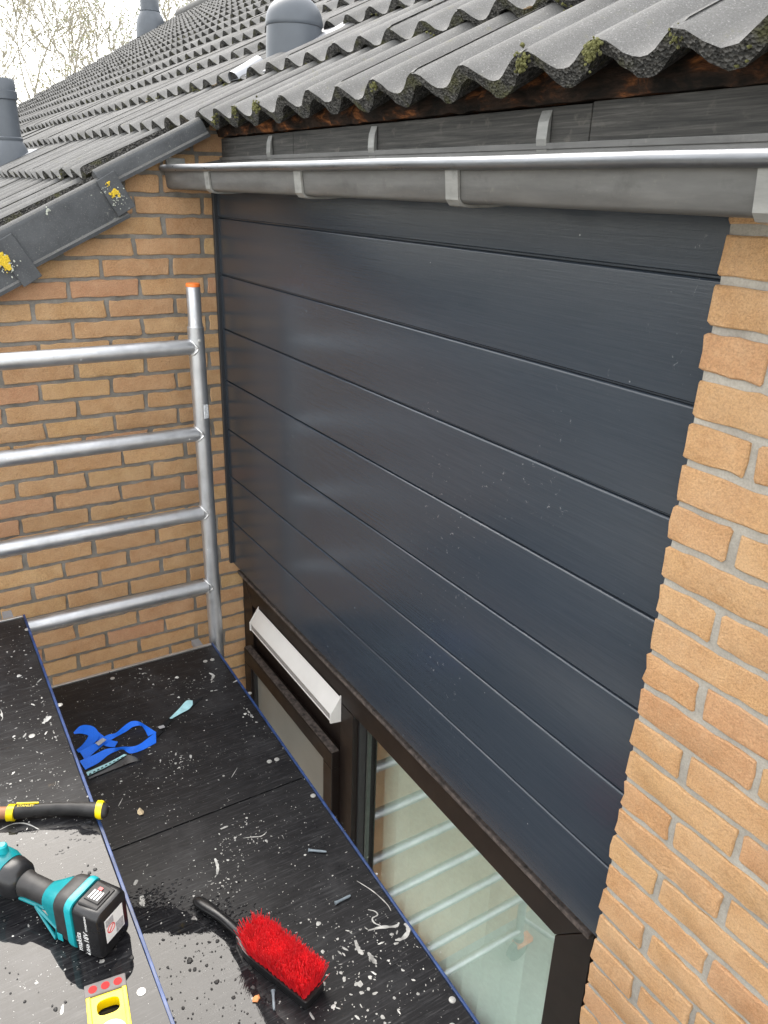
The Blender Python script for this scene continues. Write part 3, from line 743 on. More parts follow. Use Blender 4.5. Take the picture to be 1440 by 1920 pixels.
# ------------------------------------------------------------------ scaffold platforms
ZR, ZL = -1.535, -1.255
def spatter(m, pts, q, zz):
    for x, y, s_ in pts:
        n = 5 if s_ < .003 else 9
        el = q.choice((1, 1, 1, 1.4, 2.2)); an = q.uniform(0, math.pi)+(.0 if el < 2 else 0)
        ring = []
        for j in range(n):
            a = 2*math.pi*j/n; rr = s_*q.uniform(.6, 1.15); u, w = rr*math.cos(a)*el, rr*math.sin(a)/math.sqrt(el)
            ring.append((x+u*math.cos(an)-w*math.sin(an), y+u*math.sin(an)+w*math.cos(an), zz))
        c = (x, y, zz+min(.0012, s_*.18)); o = len(m.v)
        m.add(ring+[c], [(j, (j+1) % n, n) for j in range(n)])
def stroke(m, pp, w, q, zz, rag=.35):
    L, Rr = [], []
    for i, p in enumerate(pp):
        t = (pp[min(i+1, len(pp)-1)]-pp[max(i-1, 0)]); t = Vector((t.x, t.y, 0)).normalized(); nn = Vector((-t.y, t.x, 0))
        ww = w*(.35+.65*math.sin(math.pi*(i+.6)/(len(pp)+.2)))*q.uniform(1-rag, 1+rag)
        L.append((p.x+nn.x*ww, p.y+nn.y*ww, zz)); Rr.append((p.x-nn.x*ww, p.y-nn.y*ww, zz))
    k = len(pp); m.add(L+Rr, [(i, i+1, k+i+1, k+i) for i in range(k-1)])
def curve_pts(pxs, zz, n=14):
    P = [onz(x, y, zz) for x, y in pxs]; out = []
    if len(P) == 2: return [P[0].lerp(P[1], i/6) for i in range(7)]
    for i in range(n+1):
        t = i/n*(len(P)-1); k = min(int(t), len(P)-2); f_ = t-k
        p0, p1, p2, p3 = P[max(k-1, 0)], P[k], P[k+1], P[min(k+2, len(P)-1)]
        out.append(.5*((2*p1)+(p2-p0)*f_+(2*p0-5*p1+4*p2-p3)*f_**2+(3*p1-p0-3*p2+p3)*f_**3))
    return out
def platform(label, z, ya, yb, seams, rot, seed, rivets):
    """deck hung on a frame rung; ya = edge nearer the wall, yb = outer edge"""
    t = thing('scaffold_platform', (.25, ya, z-.09), label, 'platform', 'scaffold platforms')
    q = random.Random(seed); k = math.tan(R(rot))
    def Y(x, y): return y-k*(x-.25)
    xs = [.262]+seams+[2.78]
    for a, b in zip(xs[:-1], xs[1:]):
        a += .0025; b -= .0025
        MB().add([(a, Y(a, ya-.007), z), (b, Y(b, ya-.007), z), (b, Y(b, yb+.007), z), (a, Y(a, yb+.007), z)]+[(x, Y(x, y), z-.012) for x, y in ((a, ya-.007), (b, ya-.007), (b, yb+.007), (a, yb+.007))],
                 [(0, 1, 2, 3), (7, 6, 5, 4), (0, 4, 5, 1), (1, 5, 6, 2), (2, 6, 7, 3), (3, 7, 4, 0)]).build('deck_board', 'deck', t, bevel=.0012)
    for y0, y1 in ((ya, ya-.0062), (yb, yb+.0062)):
        a, b = .25, 2.79
        MB().add([(x, Y(x, y), zz) for zz in (z-.085, z+.0025) for x, y in ((a, y0), (b, y0), (b, y1), (a, y1))],
                 [(0, 1, 2, 3), (4, 5, 6, 7), (0, 1, 5, 4), (1, 2, 6, 5), (2, 3, 7, 6), (3, 0, 4, 7)]).build('edge_profile', 'blue_edge', t, bevel=.001)
    MB().box(.25, .2605, yb+.008, ya-.008, z-.08, z+.003).build('end_profile', 'alu_bright', t, bevel=.0015)
    MB().box(2.7805, 2.79, yb+.008, ya-.008, z-.08, z+.003).build('end_profile', 'alu_bright', t, bevel=.0015)
    for s_ in seams: MB().box(s_-.0022, s_+.0022, Y(s_, yb+.008), Y(s_, ya-.008), z-.014, z-.004).build('seam_strip', 'gasket', t)
    rc = z-.06      # rung centre
    for yh in (ya-.045, yb+.045):
        m = MB(); ring = []
        for rr in (TR+.007, TR+.001):
            arc = [(FX+rr*math.cos(a), rc+rr*math.sin(a)) for a in [R(-20+220*i/12) for i in range(13)]]
            ring += arc if rr > TR+.003 else arc[::-1]
        m.prism([(x, yh-.014, zz) for x, zz in ring], (0, .028, 0)); m.box(FX+TR+.004, .2505, yh-.014, yh+.014, rc-.02, rc+.04)
        m.box(FX-.034, .2498, yh-.0135, yh+.0135, z-.026, z-.006)
        m.build('hook', 'flash', t, smooth=40)
    for px, py in rivets:
        p = onz(px, py, z); MB().lathe((p.x, p.y, z), (0, 0, 1), [(0, .0075), (.0012, .0072), (.0016, .003), (.001, .0026), (.001, .0003)], 14).build('rivet', 'rivet', t, smooth=40)
    m = MB(); pts = []
    for _ in range(44):
        cx, cy = q.uniform(.3, 2.3), q.uniform(yb, ya)
        for _ in range(int(q.expovariate(1/22.))):
            pts.append((cx+q.gauss(0, .07), cy+q.gauss(0, .05), q.lognormvariate(math.log(.0009), .55)))
    for _ in range(2600): pts.append((q.uniform(.27, 2.4), q.uniform(yb, ya), q.lognormvariate(math.log(.0007), .5)))
    for _ in range(46): pts.append((q.uniform(.27, 2.4), q.uniform(yb, ya), q.uniform(.0025, .005)))
    pts = [p for p in pts if yb+.015 < Y(p[0], p[1])+0 < ya-.012-k*(p[0]-.25) and .27 < p[0] < 2.7]
    pts = [(x, y, min(s_, .0075)) for x, y, s_ in pts]
    spatter(m, pts, q, z+.0006)
    return t, m, q
tR, mR, q = platform('black paint-spattered platform beside the window, with the red brush and blue strap on it', ZR, -.181, -.785, [1.045], 1.4, 31,
                     [(211, 1272), (385, 1240), (398, 1237), (468, 1300), (505, 1428), (519, 1424), (587, 1492), (848, 1875), (848, 1925)])
S = [([(690, 1745), (715, 1739), (742, 1737), (748, 1730)], .0035), ([(741, 1763), (755, 1760), (765, 1748), (764, 1738), (758, 1732)], .005), ([(690, 1706), (703, 1709), (708, 1716), (698, 1722), (702, 1731), (714, 1736)], .0018),
     ([(669, 1652), (700, 1672), (725, 1695), (733, 1708)], .0012), ([(666, 1763), (672, 1780), (681, 1790)], .005), ([(690, 1786), (698, 1798), (706, 1808)], .0045), ([(392, 1262), (400, 1267), (396, 1276)], .005), ([(437, 1280), (447, 1275)], .0028),
     ([(445, 1440), (434, 1458)], .001), ([(456, 1572), (470, 1570), (490, 1568), (500, 1560)], .0012), ([(403, 1610), (408, 1625), (407, 1640)], .0035), ([(257, 1650), (252, 1660)], .004), ([(266, 1680), (268, 1700)], .006), ([(230, 1497), (222, 1512)], .0012)]
for pp, w_ in S: stroke(mR, curve_pts(pp, ZR), w_, q, ZR+.0007)
for (px, py, n, s_, sp) in ((700, 1780, 60, .0016, .05), (430, 1590, 60, .0014, .05), (480, 1555, 50, .0014, .04), (465, 1340, 20, .0025, .03), (330, 1435, 50, .0014, .03), (430, 1660, 60, .0014, .04), (640, 1830, 40, .002, .06), (700, 1880, 60, .0022, .06), (250, 1265, 14, .0026, .03), (345, 1290, 40, .0016, .05)):
    c = onz(px, py, ZR)
    spatter(mR, [(c.x+q.gauss(0, sp), min(c.y+q.gauss(0, sp), -.215-.0245*(c.x-.25)), s_*q.lognormvariate(0, .5)) for _ in range(n)], q, ZR+.0006)
tag(mR.build('paint_spatter', 'paint', tR), kind='stuff')
tL, mL, q = platform('black wet platform carrying the power tool, hammer and yellow level', ZL, -.776, -1.38, [], .35, 47, [(51, 1180), (112, 1322), (265, 1860), (60, 1380)])
for pp, w_ in [([(0, 1556), (25, 1545), (50, 1545), (72, 1555)], .0018), ([(95, 1343), (88, 1350), (80, 1357)], .005), ([(78, 1273), (70, 1280)], .0025), ([(1, 1330), (5, 1345), (2, 1352)], .001), ([(55, 1671), (48, 1677)], .003), ([(0, 1597), (8, 1600)], .002)]:
    stroke(mL, curve_pts(pp, ZL), w_, q, ZL+.0007)
for (px, py, n, s_, sp) in ((100, 1350, 40, .002, .04), (40, 1290, 50, .0016, .06), (60, 1560, 30, .0014, .04), (20, 1480, 30, .0014, .04)):
    c = onz(px, py, ZL); spatter(mL, [(c.x+q.gauss(0, sp), min(c.y+q.gauss(0, sp), -.81), s_*q.lognormvariate(0, .5)) for _ in range(n)], q, ZL+.0006)
tag(mL.build('paint_spatter', 'paint', tL), kind='stuff')

# puddles and drops
def puddle(label, poly, z, seed, drops, amp=.004, ymax=None):
    q = random.Random(seed); P = [onz(x, y, z) for x, y in poly]; out = []
    for i, p in enumerate(P):
        r_ = P[(i+1) % len(P)]; n = max(2, int((r_-p).length/.006))
        for j in range(n):
            c = p.lerp(r_, j/n); nz = Vector((mnoise.noise((c.x*60, c.y*60, seed)), mnoise.noise((c.x*60, c.y*60, seed+9)), 0))*amp+Vector((mnoise.noise((c.x*160, c.y*160, seed)), mnoise.noise((c.x*160, c.y*160, seed+9)), 0))*amp*.5
            pt = Vector((c.x, c.y, z+.0004))+nz
            if ymax is not None: pt.y = min(pt.y, ymax)
            out.append(pt)
    bm = bmesh.new(); vs = [bm.verts.new(p) for p in out]; bm.faces.new(vs)
    bmesh.ops.triangulate(bm, faces=bm.faces)
    me = bpy.data.meshes.new('puddle'); bm.to_mesh(me); bm.free()
    m = MB(); m.add([v.co[:] for v in me.vertices], [tuple(p.vertices) for p in me.polygons])
    for (px, py, n, sp, s0, s1) in drops:
        c = onz(px, py, z)
        for _ in range(n):
            x, y = c.x+q.gauss(0, sp), c.y+q.gauss(0, sp*1.1)
            if ymax is not None: y = min(y, ymax-.012)
            s_ = q.uniform(s0, s1); el = q.uniform(1, 2.6)
            ring = [(x+s_*math.cos(a)/el**.5, y+s_*math.sin(a)*el**.5, z+.0003) for a in [2*math.pi*j/7 for j in range(7)]]
            ring2 = [(x+s_*.6*math.cos(a)/el**.5, y+s_*.6*math.sin(a)*el**.5, z+.0011) for a in [2*math.pi*j/7 for j in range(7)]]
            m.add(ring+ring2, [(j, (j+1) % 7, 7+(j+1) % 7, 7+j) for j in range(7)]+[tuple(range(7, 14))])
    o = m.build('puddle', 'water', None)
    if sum(p.normal.z*p.area for p in o.data.polygons) < 0: o.data.flip_normals()
    tag(o, label, 'puddle', None, 'stuff'); return o
puddle('thin film of water under the power tool and yellow level', [(-330, 1900), (-250, 1790), (-285, 1700), (-170, 1625), (-60, 1570), (0, 1562), (60, 1556), (110, 1552), (150, 1549), (166, 1558), (190, 1559), (204, 1562), (222, 1606), (262, 1722), (300, 1832), (352, 1985), (330, 2060), (210, 2140), (90, 2120), (-40, 2160), (-160, 2060), (-300, 2010)], ZL, 3, [(150, 1560, 30, .02, .001, .004)], .004, -.7915)
puddle('shallow puddle of water beside the red brush', [(225, 1702), (290, 1702), (330, 1700), (352, 1712), (380, 1722), (420, 1745), (450, 1770), (470, 1795), (478, 1830), (486, 1862), (520, 1900), (560, 1960), (560, 2040), (330, 2040), (290, 1950), (250, 1790)], ZR, 8,
       [(300, 1693, 240, .028, .0008, .0035), (390, 1715, 300, .03, .0008, .0035), (460, 1740, 160, .028, .0008, .003), (500, 1875, 60, .02, .0008, .003), (270, 1690, 90, .02, .0008, .003)], .006)
# grit lying in the water
gm = MB(); q = random.Random(77)
for (x0, x1, y0, y1, z, n) in ((0, 300, 1580, 1920, ZL, 60), (290, 480, 1740, 1920, ZR, 130)):
    for _ in range(n):
        p = onz(q.uniform(x0, x1), q.uniform(y0, y1), z+.0014)
        if z == ZL and p.y > -.80: continue
        blob(gm, p, q.lognormvariate(math.log(.0018), .5), q, .35)
tag(gm.build('wet_grit', 'black_rubber'), 'dark grit specks lying in the puddles', 'grit', None, 'stuff')

# ------------------------------------------------------------------ cordless tool
th = R(35); A = Vector((-math.cos(th), -math.sin(th), 0)); B = Vector((-math.sin(th), math.cos(th), 0)); Cz = Vector((0, 0, 1))
O = onz(192, 1806, ZL+.0022); O.z = ZL+.0016
tool = thing('cordless_tool', O+A*.05+B*.037, 'teal and black cordless power tool with black battery, lying on the wet platform', 'power tool')
def P3(i, j, k): return O+A*i+B*j+Cz*k
def rrect(i, j0, j1, k0, k1, r, n=4):
    out = []
    for cj, ck, a0 in ((j1-r, k1-r, 0), (j0+r, k1-r, 90), (j0+r, k0+r, 180), (j1-r, k0+r, 270)):
        for s_ in range(n+1):
            a = R(a0+90*s_/n); out.append(P3(i, cj+r*math.cos(a), ck+r*math.sin(a)))
    return out
def ell(i, cj, ck, rj, rk, n=24, p=2.4):
    out = []
    for s_ in range(n):
        a = 2*math.pi*s_/n; c_, s2 = math.cos(a), math.sin(a)
        out.append(P3(i, cj+rj*math.copysign(abs(c_)**(2/p), c_), ck+rk*math.copysign(abs(s2)**(2/p), s2)))
    return out
bt = MB().loft([rrect(0, .006, .069, .006, .098, .012), rrect(.003, .002, .073, .002, .102, .013), rrect(.010, 0, .075, 0, .104, .013), rrect(.052, 0, .075, 0, .103, .012), rrect(.058, .003, .072, .003, .1, .011)]).build('battery', 'black_plastic', tool, smooth=35)
MB().loft([rrect(.012, .014, .061, .098, .1065, .003), rrect(.05, .012, .063, .098, .1085, .003)]).build('battery_release', 'black_rubber', bt, smooth=35)
MB().loft([rrect(.016, .022, .053, .106, .1092, .001), rrect(.046, .022, .053, .106, .1105, .001)]).build('charge_panel', 'black_rubber', bt, smooth=35)
for i in range(4):
    MB().obox(P3(.02+.006*i, .026, .1096), A, B, Cz, (0, .003), (0, .018), (0, .0009)).build('charge_light', 'label_white', bt)
MB().obox(P3(.0315, .048, .1106), A, B, Cz, (-.004, .004), (-.003, .003), (0, .001)).build('charge_button', 'label_red', bt)
# warning label on the end face
eN = -A
MB().obox(P3(-.0004, .016, .03), B, Cz, eN, (0, .044), (0, .052), (0, .0005)).build('warning_label', 'label_white', bt)
MB().obox(P3(-.0009, .040, .032), B, Cz, eN, (0, .018), (0, .022), (0, .0004)).build('label_block', 'label_grey', bt)
MB().obox(P3(-.0009, .018, .064), B, Cz, eN, (0, .018), (0, .015), (0, .0004)).build('label_block', 'label_grey', bt)
m = MB(); cc = P3(-.0012, .029, .055)
m.tube([cc+B*(.0085*math.cos(a))+Cz*(.0085*math.sin(a)) for a in [2*math.pi*i/20 for i in range(21)]], .0009, 6, False); m.tube([cc+B*.006+Cz*.006, cc-B*.006-Cz*.006], .0009, 6); m.build('warning_symbol', 'label_red', bt)
# lettering on the side face (normal -B), reading upward
up_ = -Cz
lettering('makita', .0165, P3(.040, -.0003, .010), Cz, A, 'label_white', bt)
lettering('18V', .015, P3(.0235, -.0003, .036), Cz, A, 'label_white', bt)
lettering('LITHIUM-ION', .0058, P3(.0235, -.0003, .064), Cz, A, 'label_white', bt)
lettering('6.0Ah', .011, P3(.0235, -.0003, .008), Cz, A, 'label_white', bt)
# tail collar, teal and black bands
cj, ck = .0375, .056
MB().loft([rrect(.0585, -.001, .076, .000, .105, .014), rrect(.066, -.002, .077, .0, .107, .016), rrect(.072, -.001, .076, .002, .106, .016)]).build('battery_clip', 'teal_light', tool, smooth=35)
col = MB().loft([rrect(.0725, .001, .074, .004, .104, .016), rrect(.080, -.001, .076, .004, .105, .018), rrect(.096, .0, .075, .008, .103, .02), rrect(.100, .002, .073, .010, .101, .02)]).build('tail_collar', 'black_rubber', tool, smooth=35)
MB().loft([rrect(.1005, .004, .071, .012, .098, .02), rrect(.114, .005, .070, .018, .094, .022), rrect(.132, .011, .064, .028, .085, .022), rrect(.142, .0145, .0605, .033, .080, .02)]).build('tail_housing', 'teal', tool, smooth=35)
MB().obox(P3(.084, -.0012, .012), A, Cz, -B, (0, .012), (0, .016), (0, .001)).build('lock_button', 'teal_light', col, bevel=.001)
MB().lathe(P3(.09, .001, .066), tuple(-B), [(-.002, .0052), (.0006, .005), (.0006, .0026), (-.001, .002)], 14).build('screw', 'gasket', col, smooth=40)
# loop bracket below the tail
m = MB(); m.tube([P3(.10, .004, .03), P3(.16, .016, .040), P3(.105, .002, .005), P3(.10, .004, .03)], .0032, 8); m.build('hook_loop', 'teal', tool, smooth=50)
MB().loft([ell(.1425, cj, .056, .0215, .0225), ell(.150, cj, .056, .0195, .0205), ell(.192, cj, .056, .0200, .0210), ell(.204, cj, .056, .0225, .0235)]).build('grip', 'black_rubber', tool, smooth=50)
MB().loft([ell(.2045, cj, .056, .0235, .0245), ell(.214, cj, .057, .031, .032), ell(.236, cj, .058, .0345, .0355), ell(.240, cj, .058, .0335, .0345)]).build('grip_flange', 'black_plastic', tool, smooth=50)
MB().loft([ell(.145, cj-.007, .0365, .012, .0045), ell(.205, cj-.007, .036, .013, .0045)]).build('grip_trim', 'teal', tool, smooth=50)
MB().loft([ell(.2405, cj, .058, .0345, .0355), ell(.255, cj, .060, .038, .039), ell(.33, cj, .061, .039, .040), ell(.37, cj, .061, .034, .035), ell(.38, cj, .061, .028, .028)]).build('motor_housing', 'teal', tool, smooth=50)
MB().lathe(P3(.255, cj-.034, .05), tuple(-B), [(-.002, .0058), (.003, .0055), (.003, .003)], 14).build('screw', 'gasket', tool, smooth=40)
MB().lathe(P3(.262, cj+.010, .092), (0, 0, 1), [(0, .010), (.020, .009), (.023, .006)], 16).build('lock_knob', 'teal_light', tool, smooth=40)
MB().loft([ell(.38, cj, .060, .03, .03), ell(.41, cj, .055, .032, .035), ell(.44, cj, .055, .03, .033), ell(.445, cj, .055, .02, .02)]).build('gear_head', 'steel', tool, smooth=50)
MB().lathe(P3(.415, cj, .004), (0, 0, 1), [(0, .006), (.0, .03), (.016, .03), (.022, .02)], 24).build('spindle', 'steel', tool, smooth=40)

# ------------------------------------------------------------------ hammer
h0 = onz(186, 1520, ZL+.016); h1 = onz(25, 1524, ZL+.018); hd = (h1-h0); hd.z = 0; hl = hd.length; hd.normalize(); hs = Vector((-hd.y, hd.x, 0))
if hs.x < 0: hs = -hs       # hs points towards the camera
ham = thing('hammer', Vector((h0.x, h0.y, ZL)), 'hammer with ribbed black grip, yellow collar and yellow end cap on the wet platform', 'hammer')
def hring(s_, rw, rh, off=0, lift=0, n=20):
    c = h0+hd*s_+hs*off; c.z = ZL+.0026+.016+lift
    return [c+hs*(rw*math.cos(2*math.pi*j/n))+Cz*(rh*math.sin(2*math.pi*j/n)) for j in range(n)]
secs = []
for i in range(25):
    s_ = .002+i*(hl-.004)/24; f_ = i/24
    rib = .0011*(1 if (i % 4 == 2 and 4 < i < 22) else 0)
    off = .006*math.sin(f_*math.pi)*-1
    secs.append(hring(s_, .0145-.003*math.sin(f_*math.pi*.8)-rib+.003*(1-f_)**4, .0150-rib, off))
MB().loft(secs).build('grip', 'black_rubber', ham, smooth=45)
MB().loft([hring(-.0090, .0205, .0165, .002), hring(-.002, .0220, .0172, .000), hring(.0045, .0200, .0164, -.002)]).build('end_cap', 'yellow', ham, smooth=45)
MB().loft([hring(-.0085, .0185, .0150, .003), hring(-.0165, .0150, .0125, .004), hring(-.0195, .010, .008, .005)]).build('end_plug', 'black_rubber', ham, smooth=45)
MB().loft([hring(hl-.004, .0185, .0165, 0), hring(hl+.010, .0185, .0165, 0)]).build('collar', 'yellow', ham, smooth=45)
MB().loft([hring(hl+.010, .0135, .0125, 0), hring(hl+.16, .0125, .0115, 0)]).build('shaft', 'wood', ham, smooth=45)
hc = h0+hd*(hl+.17); hc.z = ZL+.02
MB().loft([[hc+hs*s_+hd*(a*math.cos(2*math.pi*j/16))+Cz*(a*math.sin(2*math.pi*j/16)) for j in range(16)] for s_, a in ((-.075, .002), (-.055, .008), (-.02, .015), (.02, .016), (.03, .012), (.045, .012), (.048, .0165), (.065, .0165), (.067, .014))]).build('head', 'steel', ham, smooth=40)
lt = h0+hd*(hl-.006)-hs*.0065; lt.z = ZL+.0026+.0325
MB().obox(lt-hs*.004, -hd, hs, Cz, (0, .045), (0, .003), (-.002, .0008)).build('yellow_rib', 'yellow', ham)
lettering('STANLEY', .0085, lt+hs*.009+Cz*.0005-hd*.004, -hd, -hs, 'yellow', ham)

# ------------------------------------------------------------------ spirit level
l0 = onz(160, 1868, ZL+.025); l1 = onz(236, 1842, ZL+.025); lw = (l1-l0).length; lb = (l1-l0).normalized()
la = Vector((lb.y, -lb.x, 0)); la = la if la.x > 0 else -la
lev = thing('spirit_level', (l0.x, l0.y, ZL), 'yellow spirit level with clear red-dotted end cap lying on the wet platform', 'level')
lz = ZL+.0018
def LP(i, j, k): return Vector((l0.x, l0.y, lz))+la*i+lb*j+Cz*k
LT = .024
# body face with hand hole: two flanges, web pieces around the opening
m = MB()
hx0, hx1, hy0, hy1 = .016, .044, .015, lw-.013
n = 28; inner = []; outer_ = []
for j in range(n):
    a = 2*math.pi*j/n; c_, s2 = math.cos(a), math.sin(a); p = 3.2
    inner.append(((hx0+hx1)/2+(hx1-hx0)/2*math.copysign(abs(c_)**(2/p), c_), (hy0+hy1)/2+(hy1-hy0)/2*math.copysign(abs(s2)**(2/p), s2)))
    x_, y_ = c_, s2; k_ = 1/max(abs(x_), abs(y_)); outer_.append((.036+.030*x_*k_, lw/2+lw/2*y_*k_))
for kz in (LT-.003, .003):
    pass
vs = [LP(x, y, LT-.002) for x, y in inner]+[LP(x, y, LT-.002) for x, y in outer_]+[LP(x, y, .002) for x, y in inner]+[LP(x, y, .002) for x, y in outer_]
m.add(vs, [(i, (i+1) % n, n+(i+1) % n, n+i) for i in range(n)]+[(2*n+i, 3*n+i, 3*n+(i+1) % n, 2*n+(i+1) % n) for i in range(n)]+[(i, 2*n+i, 2*n+(i+1) % n, (i+1) % n) for i in range(n)]+[(n+i, n+(i+1) % n, 3*n+(i+1) % n, 3*n+i) for i in range(n)])
m.obox(LP(0, 0, 0), la, lb, Cz, (.0662, .6), (0, lw), (.002, LT-.002))
m.build('body', 'yellow', lev, smooth=40)
for j0 in (0, lw-.007): MB().obox(LP(.006, j0, 0), la, lb, Cz, (0, .594), (0, .007), (0, LT+.0012)).build('rail', 'yellow', lev, bevel=.001)
cap = MB().obox(LP(-.018, 0, 0), la, lb, Cz, (0, .0235), (-.001, lw+.001), (0, LT+.001)).build('end_cap', 'pink_clear', lev, bevel=.002)
for j in (.012, lw/2, lw-.012):
    MB().lathe(LP(-.006, j, LT+.001), (0, 0, 1), [(-.001, .0072), (.0006, .0068), (.0006, .0052)], 20).build('red_dot', 'red_cap', cap, smooth=40)
MB().lathe(LP(.078, lw/2+.002, LT-.002), (0, 0, 1), [(0, .022), (.0006, .022)], 28).build('white_disc', 'label_white', lev)

# ------------------------------------------------------------------ hand brush
bz = ZR+.0012
b0 = onz(366, 1688, ZR+.012); b1 = onz(592, 1868, ZR+.012); bd = (b1-b0); bd.z = 0; bl_ = bd.length; bd.normalize(); bs = Vector((-bd.y, bd.x, 0))
br = thing('hand_brush', Vector((b0.x, b0.y, ZR)), 'black handled hand brush with bright red bristles lying bristles up', 'brush')
def BP(s_, w, k): return Vector((b0.x, b0.y, bz))+bd*s_+bs*w+Cz*k
hb = .47*bl_
secs = []
for i in range(15):
    f_ = i/14; s_ = f_*hb*1.04; w = .0125+.002*math.sin(f_*9)-.004*math.exp(-((f_-.85)/.16)**2); k0 = .004+.010*math.sin(math.pi*f_)
    h_ = .020-.004*f_
    if i == 0: w = .008; h_ = .016
    secs.append([BP(s_, w*math.cos(2*math.pi*j/14)*(1 if True else 1), k0+h_*.5+h_*.5*math.sin(2*math.pi*j/14)) for j in range(14)])
MB().loft(secs).build('handle', 'black_plastic', br, smooth=50)
MB().lathe(BP(.022, 0, .0255), (0, 0, 1), [(0, .0062), (-.0026, .0062), (-.003, .004)][::-1], 16).build('hanging_hole', 'gasket', br)
bk0, bk1, bw = hb-.012, bl_, .0295
MB().loft([[BP(s_, w, k) for w, k in ((-ww, 0), (ww, 0), (ww, hh), (-ww, hh))] for s_, ww, hh in ((bk0-.02, .009, .020), (bk0+.02, bw*.86, .020), (bk0+.045, bw, .020), (bk1-.006, bw, .020), (bk1, bw*.9, .018))]).build('block', 'black_plastic', br, bevel=.003)
m = MB(); q = random.Random(9)
for it in range(15):
    for jt in range(5):
        s0 = bk0+.030+it*(bk1-bk0-.042)/14; w0 = (-.022+.011*jt)*(.8 if it == 0 else 1)
        ns = 62
        for _ in range(ns):
            dx, dw = q.gauss(0, .0028), q.gauss(0, .0026)
            hgt = q.uniform(.050, .058)
            lean_s = dx*1.2+(it-7)*.0007+q.gauss(0, .0016); lean_w = dw*1.2+(jt-2)*.004+q.gauss(0, .0016)
            if it == 0 and q.random() < .35: lean_s -= abs(q.gauss(.012, .008)); 
            p0 = BP(s0+dx*.5, w0+dw*.5, .019); p1 = BP(s0+dx+lean_s*.45, w0+dw+lean_w*.45, .019+hgt*.55); p2 = BP(s0+dx+lean_s, w0+dw+lean_w, .019+hgt)
            t_ = q.uniform(0, math.pi); r_ = .0007
            vs = []
            for p, rr in ((p0, r_), (p1, r_), (p2, r_*.7)):
                for a in range(3): vs.append(p+Vector((math.cos(t_+a*2.1), math.sin(t_+a*2.1), 0))*rr)
            m.add(vs, [(a, (a+1) % 3, 3+(a+1) % 3, 3+a) for a in range(3)]+[(3+a, 3+(a+1) % 3, 6+(a+1) % 3, 6+a) for a in range(3)]+[(6, 7, 8)])
tag(m.build('bristles', 'bristle', br), kind='stuff')

# ------------------------------------------------------------------ blue strap
lan = thing('strap', onz(220, 1395, ZR), 'twisted blue webbing strap with black clip and pale teal printed tag on the platform', 'strap')
def zp(zx, zy, h): return onz(120+zx/5.143, 1290+zy/5.143, ZR+h)
def ribbon(name, A_, B_, mat, thick=.0012, sub=5):
    def sm_(L):
        out = []
        for i in range((len(L)-1)*sub+1):
            t = i/sub; k = min(int(t), len(L)-2); f_ = t-k
            p0, p1, p2, p3 = L[max(k-1, 0)], L[k], L[k+1], L[min(k+2, len(L)-1)]
            out.append(.5*((2*p1)+(p2-p0)*f_+(2*p0-5*p1+4*p2-p3)*f_**2+(3*p1-p0-3*p2+p3)*f_**3))
        return out
    a = sm_([zp(*p) for p in A_]); b = sm_([zp(*p) for p in B_]); m = MB(); rings = []
    for i in range(len(a)):
        t = (a[min(i+1, len(a)-1)]-a[max(i-1, 0)]); n_ = t.cross(b[i]-a[i]); n_ = n_.normalized() if n_.length > 1e-9 else Vector((0, 0, 1))
        if n_.z < 0: n_ = -n_
        a_, b_ = a[i].copy(), b[i].copy()
        lo = ZR+.0012
        a_.z = max(a_.z, lo); b_.z = max(b_.z, lo)
        rings.append([a_, b_, b_+n_*thick, a_+n_*thick])
    m.loft(rings); return m.build(name, mat, lan, smooth=40)
ribbon('webbing', [(150, 705, .012), (300, 640, .014), (420, 585, .016), (570, 570, .016), (700, 555, .014), (800, 490, .012), (885, 425, .010)],
       [(205, 790, .001), (330, 725, .001), (440, 640, .004), (560, 592, .006), (640, 632, .001), (760, 598, .001), (888, 530, .001)], 'blue_web')
ribbon('webbing', [(892, 428, .012), (800, 368, .014), (720, 322, .016), (650, 322, .018), (580, 365, .016), (500, 432, .014), (440, 446, .014)],
       [(812, 468, .002), (778, 398, .002), (742, 362, .004), (665, 376, .006), (600, 420, .004), (520, 462, .004), (490, 478, .004)], 'blue_web')
ribbon('webbing', [(440, 446, .014), (370, 480, .016), (280, 545, .018), (150, 612, .014)], [(490, 482, .006), (430, 515, .006), (330, 590, .004), (205, 700, .002)], 'blue_web')
ribbon('webbing', [(90, 430, .006), (150, 372, .012), (220, 358, .018), (300, 385, .016), (340, 470, .010), (260, 560, .008), (140, 625, .006)],
       [(100, 445, .001), (165, 440, .002), (235, 458, .004), (228, 480, .003), (210, 510, .002), (170, 560, .001), (120, 600, .001)], 'blue_web')
ribbon('webbing', [(300, 400, .010), (420, 490, .006), (520, 520, .004)], [(260, 480, .004), (400, 560, .002), (490, 572, .002)], 'blue_web')
ribbon('stitch_label', [(372, 482, .0185), (300, 532, .0195)], [(410, 500, .0145), (336, 558, .0145)], 'label_grey', .0008)
clip = ribbon('clip_strap', [(884, 440, .008), (950, 345, .010), (1020, 300, .008), (1065, 296, .004)], [(900, 470, .002), (985, 385, .004), (1030, 320, .003), (1060, 306, .001)], 'black_plastic', .003)
ribbon('clip_plate', [(905, 375, .0135), (960, 358, .0135)], [(925, 395, .0135), (975, 380, .0135)], 'label_grey', .001)
ribbon('printed_tag', [(1018, 292, .004), (1110, 200, .008), (1180, 125, .012), (1240, 122, .010)], [(1035, 300, .002), (1130, 245, .003), (1205, 205, .004), (1242, 160, .003)], 'label_teal')
ribbon('tag_tip', [(1225, 135, .006), (1335, 85, .004)], [(1240, 175, .002), (1335, 98, .001)], 'black_plastic')
